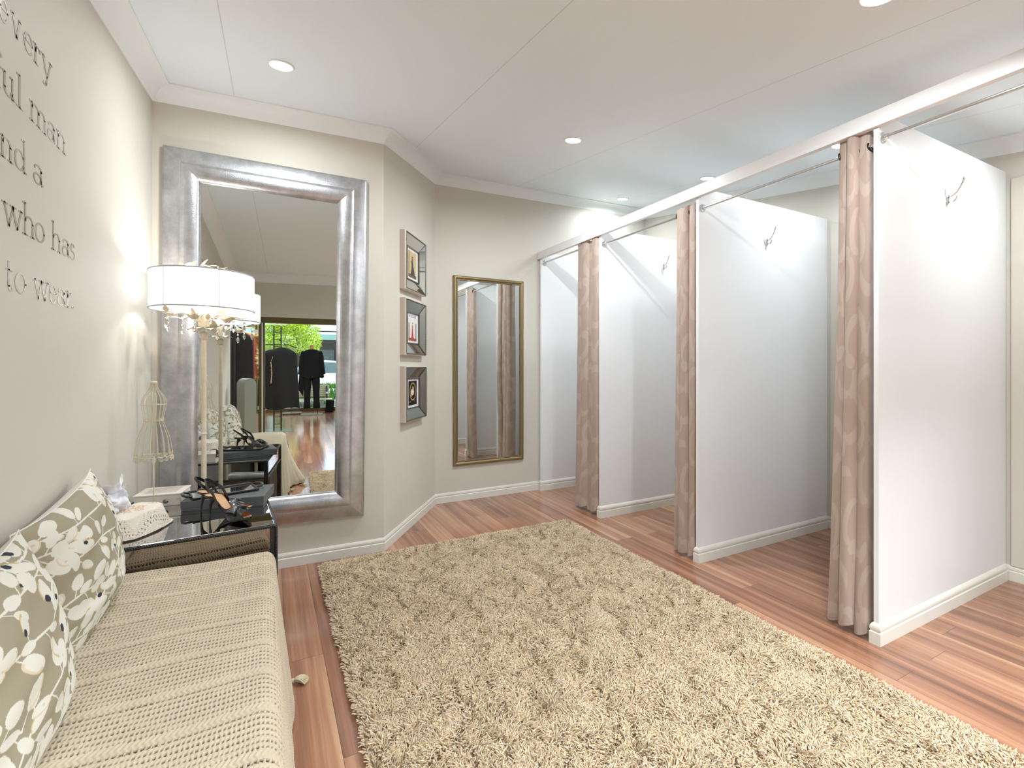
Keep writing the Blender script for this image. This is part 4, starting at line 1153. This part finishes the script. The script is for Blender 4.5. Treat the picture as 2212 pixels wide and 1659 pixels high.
# ------------------------------------------------------------------ slingback shoes
def shoe(loc, rz, lab, mir=1):
    s_ = tag(empty('slingback_shoe', loc, rz), lab, 'shoe', 'pair of black slingback shoes on the mirrored table')
    Ls = .222
    # t: 0 heel .. 1 toe
    def zc_(t): 
        if t < .18: return .100 + .003 * math.cos(t / .18 * PI)
        q = min(1, (t - .18) / .44); return .010 + .088 * (1 - (3 * q * q - 2 * q ** 3)) + (.010 * max(0, t - .75) / .25 if t > .75 else 0)
    def hw(t):
        K = [(0, .004), (.03, .019), (.10, .0275), (.2, .0275), (.38, .023), (.5, .027), (.66, .0375), (.78, .0385), (.9, .029), (.97, .016), (1.0, .004)]
        for (a, ra_), (b2, rb2) in zip(K, K[1:]):
            if t <= b2: return ra_ + (rb2 - ra_) * (t - a) / (b2 - a)
        return .004
    def cxx(t): return mir * (.010 * math.sin(PI * min(1, t * 1.1)) - .002)
    T = [i / 44 for i in range(45)]
    G = np.array([[(t * Ls, cxx(t) + hw(t) * j / 4 * .97, zc_(t) + .0042 + .0016 * (j / 4) ** 2) for j in range(-4, 5)] for t in T])
    MB().grid(G).build('insole', M['tan'], s_, True)
    so_ = MB()
    bot = np.array([[(t * Ls, cxx(t) + hw(t) * j / 4, zc_(t) - .001 - .003 * (1 - (j / 4) ** 2)) for j in range(-4, 5)] for t in T])
    so_.grid(bot[:, ::-1])
    for sgn_ in (-4, 4):
        so_.grid(np.array([[(t * Ls, cxx(t) + hw(t) * sgn_ / 4 * 1.02, zc_(t) + k) for k in (-.001, .0035, .0075)] for t in T]))
    # raised heel rim
    for sgn_ in (-1, 1):
        so_.tube([(t * Ls, cxx(t) + sgn_ * hw(t), zc_(t) + .0075) for t in T if t < .5], .0016, 6)
    so_.build('sole', M['black_patent'], s_, True)
    he = MB()
    for i in range(9): pass
    hp = [(.0335, 0, .0945, .0175), (.0275, 0, .083, .012), (.020, 0, .066, .0066), (.017, 0, .040, .0041), (.0155, 0, .015, .0033), (.015, 0, .0045, .0038), (.015, 0, 0.0005, .0038)]
    he.tube([(a, cxx(.1) + b2, c_) for a, b2, c_, d_ in hp], [d_ for *_, d_ in hp], 14)
    he.build('heel', M['black_patent'], s_, True)
    # vamp: arch over the forefoot; fi from -90..90
    def vamp(off):
        G = []
        for fi in np.linspace(-90, 90, 25):
            f_ = abs(fi) / 90; t0 = .60 - .27 * f_ ** 2.2; t1 = .845 + .115 * f_ ** 1.6; row_ = []
            for i in range(15):
                t = t0 + (t1 - t0) * i / 14; w_ = hw(t) * 1.03 + off; hh_ = (.040 * math.exp(-((t - .62) / .24) ** 2) + .010) + off
                if t > .82: hh_ *= 1 - .5 * ((t - .82) / .15) ** 2 * .6
                row_.append((t * Ls, cxx(t) + w_ * math.sin(R(fi)), zc_(t) + .002 + hh_ * max(0, math.cos(R(fi))) ** .8))
            G.append(row_)
        return np.array(G)
    MB().grid(vamp(0.0)[::-1]).build('vamp', M['black_patent'], s_, True)
    MB().grid(vamp(-.0016)).build('lining', M['tan'], s_, True)
    for k_, (i_, nm) in enumerate(((0, 'topline'), (14, 'toe_edge'))):
        MB().tube([tuple(p) for p in vamp(0.0)[:, i_]], .0013, 6).build(nm, M['black_patent'], s_, True)
    # slingback strap
    sp = []
    for q in np.linspace(-1, 1, 41):
        a = abs(q); t = .36 * a ** 1.15 - .035 * (1 - a) ; w_ = (.0275 * math.sin(min(1, a * 1.6) * PI / 2) + .003)
        sp.append(np.array((t * Ls, cxx(.2) + (w_ if q > 0 else -w_), zc_(max(0, t)) + .006 + .062 * (1 - a) ** .85)))
    Gs = []; wid = .0055
    for i, p in enumerate(sp):
        nn = np.array([p[0] - .03, (p[1] - cxx(.2)) * 1.4, 0]); nn /= (np.linalg.norm(nn) + 1e-9)
        up = np.array([.35, 0, 1]); up /= np.linalg.norm(up); w2 = wid * (1 + .5 * abs(i - 20) / 20)
        Gs.append([p - up * w2 + nn * .0008, p + up * w2 + nn * .0008, p + up * w2 - nn * .0008, p - up * w2 - nn * .0008])
    MB().grid(np.array(Gs), False, True).build('strap', M['black_patent'], s_, 'auto')
    # flat bow across the vamp
    bc = np.array((.70 * Ls, cxx(.7), zc_(.7) + .050))
    bo = MB()
    for sg in (-1, 1):
        G = []
        for i in range(9):
            t = i / 8; hw_ = .006 + .016 * t ** .8
            G.append([bc + np.array((hw_ * math.cos(R(k * 40)) - .004, sg * (.004 + .042 * t), .0075 * math.sin(R(k * 40)) * (1 - .25 * t) - .016 * t * t)) for k in range(9)])
        bo.grid(np.array(G), False, True)
        G2 = [[bc + np.array((d_ * .012 * (.4 + t), sg * (.004 + .040 * t), -.006 - .020 * t * t + e_)) for d_, e_ in ((-1, 0), (1, 0), (1, .0015), (-1, .0015))] for t in np.linspace(0, 1, 7)]
        bo.grid(np.array(G2), False, True)
    bo.lathe([(.0001, -.007), (.006, -.0055), (.0075, 0), (.006, .0055), (.0001, .007)], tuple(bc), 12)
    bo.build('bow', M['charcoal_bow'], s_, 'auto')
    return s_
def face(p, q): return math.atan2(q[1] - p[1], q[0] - p[0])
shoe((-.240, 2.432, ZT + .0005), face((-.240, 2.432), (-.062, 2.292)), 'nearer black slingback shoe, open toe at the table front', 1)
shoe((-.282, 2.505, ZT + .0005), face((-.282, 2.505), (-.068, 2.452)), 'farther black slingback shoe, its bow against the grey box', -1)
# ------------------------------------------------------------------ seen only in the big mirror: the shop and the street
def slab(mb, c, w, d, h, rz=0):
    c_, s_ = math.cos(rz), math.sin(rz)
    return mb
# grey arched cabinet beside the end of the daybed
pe = tag(empty('arched_stand', (-.405, .27, 0), R(-38)), 'grey arch topped stand by the shop opening, seen in the big mirror', 'stand')
ar = [(-.075, 0), (.075, 0)] + [(.075 * math.cos(a), 1.075 + .075 * math.sin(a)) for a in np.linspace(0, PI, 18)]
mb = MB(); n = len(ar)
mb.add([(x_, -.075, z_) for x_, z_ in ar] + [(x_, .075, z_) for x_, z_ in ar], [tuple(range(n)), tuple(range(2 * n - 1, n - 1, -1))] + [(i, n + i, n + (i + 1) % n, (i + 1) % n) for i in range(n)])
mb.build('body', M['grey_ped'], pe, bevel=.004)
br = MB(); ar2 = [(.067 * math.cos(a), 1.075 + .067 * math.sin(a)) for a in np.linspace(0, PI, 18)]
br.tube([(-.067, -.0755, .01)] + [(x_, -.0755, z_) for x_, z_ in ar2[::-1]] + [(.067, -.0755, .01)], .0016, 6)
br.build('edge_bead', M['pages'], pe, True)

# clothes rail with garments just outside the opening
ra_ = tag(empty('clothes_rail', (-.62, -.95, 0)), 'dark clothes rail outside the opening, seen in the big mirror', 'clothes rail')
MB().tube([(0, .42, 1.86), (0, -.5, 1.86)], .014, 10).build('bar', M['dark_metal'], ra_, 'auto')
for y_ in (.42, -.5):
    MB().tube([(0, y_, .02), (0, y_, 1.86)], .013, 10).build('post', M['dark_metal'], ra_, 'auto')
    MB().tube([(-.2, y_, .02), (.2, y_, .02)], .013, 10).build('foot', M['dark_metal'], ra_, 'auto')
def hung(name, loc, rz, wt, wb, dep, zt, zb, mat, lab, cat, grp, waves=6, parent_hook=True, skew=0., seed=0):
    """a garment hanging from a hanger: shoulder line, soft folds, open hem"""
    g_ = tag(empty(name, loc, rz), lab, cat, grp)
    nz_, na = 34, 72; G = np.zeros((nz_, na, 3))
    for i in range(nz_):
        s_ = i / (nz_ - 1); z_ = zt + (zb - zt) * s_
        sh_ = min(1, (s_ / .10)) ** .6
        w_ = (wt * (.16 + .84 * sh_)) * (1 - s_) + wb * s_ * sh_ if s_ < .1 else wt + (wb - wt) * s_
        for k in range(na):
            a = 2 * PI * k / na
            f_ = 1 + (.10 + .20 * s_) * s_ ** .5 * math.sin(waves * a + seed + 2 * s_)
            G[i, k] = (w_ / 2 * math.cos(a) * (1 + .04 * math.sin(5 * a + seed)) + skew * s_, dep / 2 * math.sin(a) * f_ * (.35 + .65 * sh_), z_ + .02 * math.sin(3 * a + seed) * s_)
    o = MB().grid(G, False, True).build('cloth', mat, g_, True)
    MB().tube([(0, 0, zt - .03), (0, 0, zt + .05), (.012, 0, zt + .075), (.028, 0, zt + .06), (.03, 0, zt + .045)], .003, 6).build('hanger_hook', M['chrome'], g_, True)
    return g_
HG = 'garments hanging on the clothes rail'
hung('garment', (-.615, -.62, 0), R(8), .40, .44, .11, 1.78, .62, M['black_lace'], 'black lace garment on the clothes rail, nearest the mirror', 'garment', HG, 7, seed=1)
hung('garment', (-.61, -.78, 0), R(6), .40, .42, .08, 1.78, .80, M['pink_cloth'], 'rose red garment on the clothes rail, mostly hidden', 'garment', HG, 6, seed=2)
gd = hung('garment', (-.575, -.98, 0), R(4), .42, .46, .13, 1.79, 1.12, M['tan_cloth'], 'tan ruffled garment on the clothes rail', 'garment', HG, 9, seed=3)
ru = MB()
for k in range(26):
    t = k / 25; ru.ball((.20 + .03 * math.sin(t * 9), .05 * math.sin(k * 2.3), 1.74 - .62 * t), .032 + .012 * math.sin(k * 1.9), 6, .7)
for k in range(12): ru.ball((-.2 + .036 * k, .03 * math.sin(k * 2.0), 1.125 + .012 * math.sin(k * 1.3)), .034, 6, .7)
ru.build('ruffle', M['tan_cloth'], gd, True)
MB().box(.155, .235, -.002, .002, 1.76, 1.82).build('swing_tag', M['white_paper'], gd)
hung('garment', (-.62, -1.2, 0), R(2), .40, .42, .10, 1.78, .70, M['black_cloth'], 'black garment at the far end of the clothes rail', 'garment', HG, 5, seed=4)

# ladder-backed display stand with dark garments
st = tag(empty('display_stand', (-.235, -3.75, 0)), 'black ladder shaped display stand facing the shop window', 'display stand')
MB().box(-.36, .26, -.22, .22, 0, .02).build('base_plate', M['plate_glass'], st, bevel=.004)
for x_ in (-.065, .065): MB().tube([(x_, 0, .02), (x_, 0, 2.09)], .014, 10).build('upright', M['dark_metal'], st, 'auto')
for k in range(14): MB().tube([(-.065, 0, .14 + k * .14), (.065, 0, .14 + k * .14)], .007, 8).build('rung', M['dark_metal'], st, True)
MB().tube([(-.33, .0, 1.66), (-.2, 0, 1.72), (.2, 0, 1.72), (.34, 0, 1.66)], .010, 8).build('arm', M['dark_metal'], st, True)
DG = 'black garments on the ladder stand'
hung('garment', (-.15, -3.60, 0), R(4), .54, .66, .18, 1.66, .46, M['black_cloth'], 'wide black coat in front on the ladder stand', 'garment', DG, 5, seed=5)
hung('garment', (-.35, -3.86, 0), R(-6), .44, .48, .14, 1.62, .50, M['black_cloth'], 'black jacket behind the coat on the ladder stand', 'garment', DG, 6, seed=6)
ch = MB()
for k in range(16): ch.ball((-.34 + .014 * math.sin(k * .2), -3.49, 1.36 - k * .026), .011, 5)
che = ch.build('bead_trim', M['tan_cloth'], None, True)
tag(che, 'tan plaited trim hanging against the black coat', 'trim')
MB().tube([(-.34, -3.49, 1.37), (-.30, -3.55, 1.5), (-.22, -3.6, 1.64)], .003, 6).build('cord', M['tan_cloth'], che, True)

# mannequin by the window
def dress_form(loc, rz, lab):
    m_ = tag(empty('mannequin', loc, rz), lab, 'mannequin')
    MB().box(-.27, .27, -.2, .2, 0, .025).build('base_plate', M['plate_glass'], m_, bevel=.004)
    MB().tube([(.14, 0, .02), (.14, 0, .95)], .011, 10).build('pole', M['dark_metal'], m_, 'auto')
    MB().lathe([(.0001, 1.70), (.052, 1.70), (.05, 1.76), (.046, 1.83), (.04, 1.85), (.0001, 1.86)], n=24).build('neck_block', M['beech'], m_, True)
    prof = [(.99, .30, .15), (1.06, .29, .16), (1.2, .245, .14), (1.32, .23, .13), (1.45, .235, .135), (1.58, .235, .125), (1.66, .22, .11), (1.71, .15, .08), (1.735, .07, .06)]
    G = np.array([[(w_ * math.cos(a) * (1 + .05 * math.sin(7 * a) * (z_ < 1.2)), d_ * math.sin(a) * (1 + .1 * math.sin(9 * a) * (z_ < 1.3)), z_ + (.03 * math.sin(3 * a) if z_ < 1.0 else 0)) for a in np.linspace(0, 2 * PI, 60, endpoint=False)] for z_, w_, d_ in prof])
    MB().grid(G, False, True).build('top', M['black_cloth'], m_, True)
    for s_ in (-1, 1):
        pl = [(s_ * .20, 0, 1.68, .05), (s_ * .235, .01, 1.55, .060), (s_ * .25, .02, 1.36, .058), (s_ * .262, .0, 1.2, .064), (s_ * .27, -.01, 1.07, .070)]
        MB().tube([p[:3] for p in pl], [p[3] for p in pl], 16).build('sleeve', M['black_cloth'], m_, True)
        lg = [(s_ * .09, 0, 1.06, .105), (s_ * .105, 0, .85, .10), (s_ * .11, 0, .6, .082), (s_ * .115, .01, .35, .078), (s_ * .12, .01, .17, .09)]
        MB().tube([p[:3] for p in lg], [p[3] for p in lg], 18).build('trouser_leg', M['black_cloth'], m_, True)
    sc_ = MB(); G = np.array([[(-.25 - .03 * t + .025 * j, .05 + .02 * math.sin(j + 3 * t), 1.1 - .5 * t - .04 * j * t) for j in range(-2, 4)] for t in np.linspace(0, 1, 10)])
    o = sc_.grid(G).build('scarf', M['black_cloth'], m_, True)
    sd = o.modifiers.new('so', 'SOLIDIFY'); sd.thickness = .004
    return m_
dress_form((.455, -6.9, 0), R(4), 'headless mannequin in black top and trousers before the shop window')
pl = tag(empty('display_plinth', (-.03, -7.2, 0)), 'low empty glass display base left of the mannequin', 'display base')
MB().box(-.24, .24, -.2, .2, .03, .05).build('top_plate', M['plate_glass'], pl, bevel=.003)
for x_ in (-.2, .2): MB().box(x_ - .02, x_ + .02, -.16, .16, 0, .03).build('foot', M['dark_metal'], pl)
bd = MB().xf(lambda p: p)
bd.add([(.80, -7.42, 0), (1.02, -7.30, 0), (1.04, -7.30, .34), (.84, -7.42, .34), (.80, -7.44, 0), (1.02, -7.32, 0), (1.04, -7.32, .34), (.84, -7.44, .34)], [(0, 1, 2, 3), (7, 6, 5, 4), (0, 4, 5, 1), (1, 5, 6, 2), (2, 6, 7, 3), (3, 7, 4, 0)])
tag(bd.build('notice_board', M['black_cloth']), 'small black board standing beside the mannequin base', 'board')
cab = tag(empty('display_cabinet', (1.12, -5.6, 0), R(0)), 'low slatted cabinet at the side of the shop', 'cabinet')
MB().box(0, .4, -1.3, .5, .04, .46).build('body', M['bench_wood'], cab, bevel=.004)
MB().box(-.01, .41, -1.31, .51, .46, .485).build('top', M['plate_glass'], cab, bevel=.003)
for k in range(6): MB().box(-.006, 0, -1.25, .45, .07 + k * .064, .12 + k * .064).build('slat', M['bench_wood'], cab)
r2_ = tag(empty('clothes_rail', (1.40, -5.75, 0)), 'clothes rail at the right edge of the mirrored shop', 'clothes rail')
MB().tube([(0, .6, 1.75), (0, -.6, 1.75)], .013, 10).build('bar', M['dark_metal'], r2_, 'auto')
for y_ in (.6, -.6): MB().tube([(0, y_, .486), (0, y_, 1.75)], .012, 10).build('post', M['dark_metal'], r2_, 'auto')
RG = 'dark garments on the far clothes rail'
for k, (y_, zb_, mt, lb) in enumerate(((-5.45, .62, 'black_cloth', 'black garment nearest on the far clothes rail'), (-5.8, .95, 'tan_cloth', 'brown garment in the middle of the far clothes rail'), (-6.1, .62, 'black_cloth', 'black garment farthest on the far clothes rail'))):
    hung('garment', (1.36, y_, 0), R(5), .44, .48, .12, 1.67, zb_, M[mt], lb, 'garment', RG, 6, seed=7 + k)

# street
be = tag(empty('street_bench', (.50, -9.5, -.04)), 'pale slatted wooden bench on the footpath', 'bench')
for k in range(6): MB().box(-.75, .52, -.02, .0, .36 + k * .062, .41 + k * .062).build('back_slat', M['bench_wood'], be, bevel=.004)
for k in range(4): MB().box(-.78, .60, .03 + k * .10, .115 + k * .10, .27, .305).build('seat_slat', M['bench_wood'], be, bevel=.004)
for x_ in (-.6, .42):
    MB().box(x_, x_ + .05, .0, .05, 0, .70).box(x_, x_ + .05, .36, .41, 0, .27).build('leg', M['dark_ext'], be)
    MB().box(x_ - .005, x_ + .055, .0, .42, .46, .50).build('armrest', M['bench_wood'], be, bevel=.006)
def leafy(name, loc, blobs, count, size, mat, lab, cat, trunk=None, seed=1, spiky=False):
    o = tag(empty(name, loc), lab, cat)
    r3 = np.random.default_rng(seed); vol = np.array([b[3] * b[4] * b[5] for b in blobs]); ids = r3.choice(len(blobs), count, p=vol / vol.sum())
    d = r3.normal(size=(count, 3)); d /= np.linalg.norm(d, axis=1, keepdims=True); rad = r3.uniform(.55, 1.03, count) ** .6
    B = np.array(blobs); c = B[ids, :3] + d * rad[:, None] * B[ids, 3:6]
    a = r3.normal(size=(count, 3)); a /= np.linalg.norm(a, axis=1, keepdims=True); b = np.cross(a, d); b /= np.linalg.norm(b, axis=1, keepdims=True) + 1e-9
    if spiky: a = np.tile(np.array([0, 0, 1.]), (count, 1)) + .3 * a; b = np.cross(a, r3.normal(size=(count, 3))); b /= np.linalg.norm(b, axis=1, keepdims=True)
    sz = size * r3.uniform(.6, 1.3, (count, 1)); wr = .28 if spiky else .5
    v = np.stack([c - a * sz * (.1 if spiky else .5), c + b * sz * wr * .5, c + a * sz * (1. if spiky else .5), c - b * sz * wr * .5], 1).reshape(-1, 3)
    me = bpy.data.meshes.new('foliage'); me.vertices.add(len(v)); me.vertices.foreach_set('co', v.reshape(-1).astype(np.float32))
    me.loops.add(count * 4); me.loops.foreach_set('vertex_index', np.arange(count * 4, dtype=np.int32))
    me.polygons.add(count); me.polygons.foreach_set('loop_start', (np.arange(count) * 4).astype(np.int32)); me.update(calc_edges=True)
    f = finish('foliage', me, mat, o)
    if trunk:
        for pts_, rs in trunk: MB().tube(pts_, rs, 10).build('trunk', M['bark'], o, True)
    return o
leafy('hedge', (.5, -10.1, -.04), [(-.6, 0, .50, .5, .2, .28), (0, 0, .48, .5, .2, .28), (.6, 0, .46, .5, .2, .28), (1.2, 0, .44, .5, .2, .26), (-.2, .25, .14, .9, .1, .14)], 5200, .10, M['hedge'], 'green spiky hedge behind the street bench', 'hedge', seed=3, spiky=True)
ck = MB().box(-1.3, 1.9, -10.4, -9.85, -.04, .14).build('planter', M['pave'], None, bevel=.02)
tag(ck, 'pale concrete planter edge under the hedge', 'planter')
leafy('street_tree', (-.22, -15.6, -.14), [(-.82, 0, 3.25, .8, .6, .58), (-.05, .1, 3.3, .86, .7, .62), (.62, .0, 3.0, .6, .6, .62), (.84, 0, 2.48, .45, .5, .48), (-.2, .2, 2.52, .75, .5, .42), (-.85, 0, 2.42, .6, .5, .52), (.3, 0, 2.2, .48, .4, .34), (-.2, 0, 3.9, 1.15, .7, .5)], 15000, .085, M['leaf'], 'bright lime green tree across the footpath', 'tree',
      [([(.35, 0, 0), (.36, 0, 1.0), (.30, 0, 2.0), (.15, 0, 3.0)], [.075, .06, .05, .03]), ([(.30, 0, 1.9), (.6, 0, 2.5), (.8, 0, 2.9)], [.04, .028, .015]), ([(.3, 0, 1.8), (-.2, 0, 2.3), (-.7, 0, 2.8)], [.04, .03, .015])], 5)
# white car
ca_ = tag(empty('car', (1.75, -13.4, -.14)), 'white parked car behind the hedge', 'car')
side = [(-2.0, .35), (2.0, .35), (2.02, .75), (1.75, .98), (1.1, 1.08), (.55, 1.52), (-.7, 1.66), (-1.55, 1.50), (-1.95, 1.08), (-2.05, .7)]
mb = MB(); n = len(side)
mb.add([(x_, .8, z_) for x_, z_ in side] + [(x_, -.8, z_) for x_, z_ in side], [tuple(range(n))[::-1], tuple(range(n, 2 * n))] + [(i, (i + 1) % n, n + (i + 1) % n, n + i) for i in range(n)])
mb.build('body', M['car_white'], ca_, bevel=.09, seg=4)
for poly in ([(.92, 1.14), (.50, 1.45), (-.25, 1.56), (-.25, 1.16)], [(-.33, 1.16), (-.33, 1.56), (-.75, 1.58), (-1.45, 1.43), (-1.70, 1.16)]):
    q = MB(); q.add([(x_, .806, z_) for x_, z_ in poly] + [(x_, .79, z_) for x_, z_ in poly], [tuple(range(4)), (7, 6, 5, 4)] + [(i, 4 + i, 4 + (i + 1) % 4, (i + 1) % 4) for i in range(4)]); q.build('window', M['car_glass'], ca_)
for x_ in (-1.3, 1.3): MB().lathe([(.0001, -.1), (.31, -.1), (.33, -.06), (.33, .06), (.31, .1), (.0001, .1)], n=32).xf(lambda p, x_=x_: (x_ + p[0], .74 + p[2], .33 + p[1])).build('wheel', M['tyre'], ca_, 'auto')
MB().ball((.62, .93, 1.12), .09, 8, .7).build('side_mirror', M['car_white'], ca_, True)
MB().box(-.28, -.06, .80, .82, .90, .93).build('door_handle', M['dark_metal'], ca_)
# shops across the road
b1_ = tag(empty('shop_building', (2.6, -21, -.14)), 'long green roofed shop with a white fascia across the road', 'building')
MB().box(-1.9, 6, -4, 0, 0, 3.0).build('wall', M['dark_ext'], b1_)
MB().box(-2.1, 6.2, -.2, 2.2, 3.02, 3.2).build('fascia', M['white_ext'], b1_)
q = MB(); q.add([(-2.1, 2.2, 3.2), (6.2, 2.2, 3.2), (6.2, -1.2, 4.1), (-2.1, -1.2, 4.1), (-2.1, 2.2, 3.14), (6.2, 2.2, 3.14), (6.2, -1.2, 4.04), (-2.1, -1.2, 4.04)], [(0, 1, 2, 3), (7, 6, 5, 4), (0, 4, 5, 1), (1, 5, 6, 2), (2, 6, 7, 3), (3, 7, 4, 0)]); q.build('awning_roof', M['green_awning'], b1_)
MB().box(-2.1, 6.2, 2.15, 2.25, 2.74, 3.02).build('valance', M['green_awning'], b1_)
for k in range(6): MB().box(-1.9 + k * 1.3, -1.78 + k * 1.3, 1.9, 2.02, 0, 2.8).build('post', M['dark_ext'], b1_)
for k in range(6): MB().box(-1.6 + k * 1.3, -.75 + k * 1.3, -.02, .03, .5, 2.3).build('window', M['car_glass'], b1_)
MB().box(-1.9, 6, 0, .3, .9, 1.0).build('ledge', M['white_ext'], b1_)
b2_ = tag(empty('shop_building', (-3.6, -19, -.14)), 'mint green building with a grey roof across the road', 'building')
MB().box(-4, 2.4, -4, 0, 0, 3.6).build('wall', M['mint'], b2_)
MB().box(-4.1, 3.6, -.3, 1.2, 2.1, 2.75).build('verandah_roof', M['roof'], b2_, bevel=.02)
MB().box(-4.1, 3.6, 1.15, 1.25, 2.72, 2.84).build('gutter', M['white_ext'], b2_)
MB().box(-4, 2.3, -.02, .02, .1, 2.0).build('shopfront', M['dark_ext'], b2_)
for k in range(4): MB().box(-3.4 + k * 1.4, -2.5 + k * 1.4, .0, .04, .6, 1.6).build('window', M['car_glass'], b2_)
b3_ = tag(empty('shop_building', (0, -27, -.14)), 'pale grey building far behind the lime tree', 'building')
MB().box(-4, 4.5, -4, 0, 0, 4.4).build('wall', M['roof'], b3_)
MB().box(-4.2, 4.7, -.1, .2, 4.4, 4.6).build('parapet', M['white_ext'], b3_)
for k in range(5): MB().box(-3.4 + k * 1.6, -2.4 + k * 1.6, .0, .05, 1.0, 2.2).build('window', M['car_glass'], b3_)
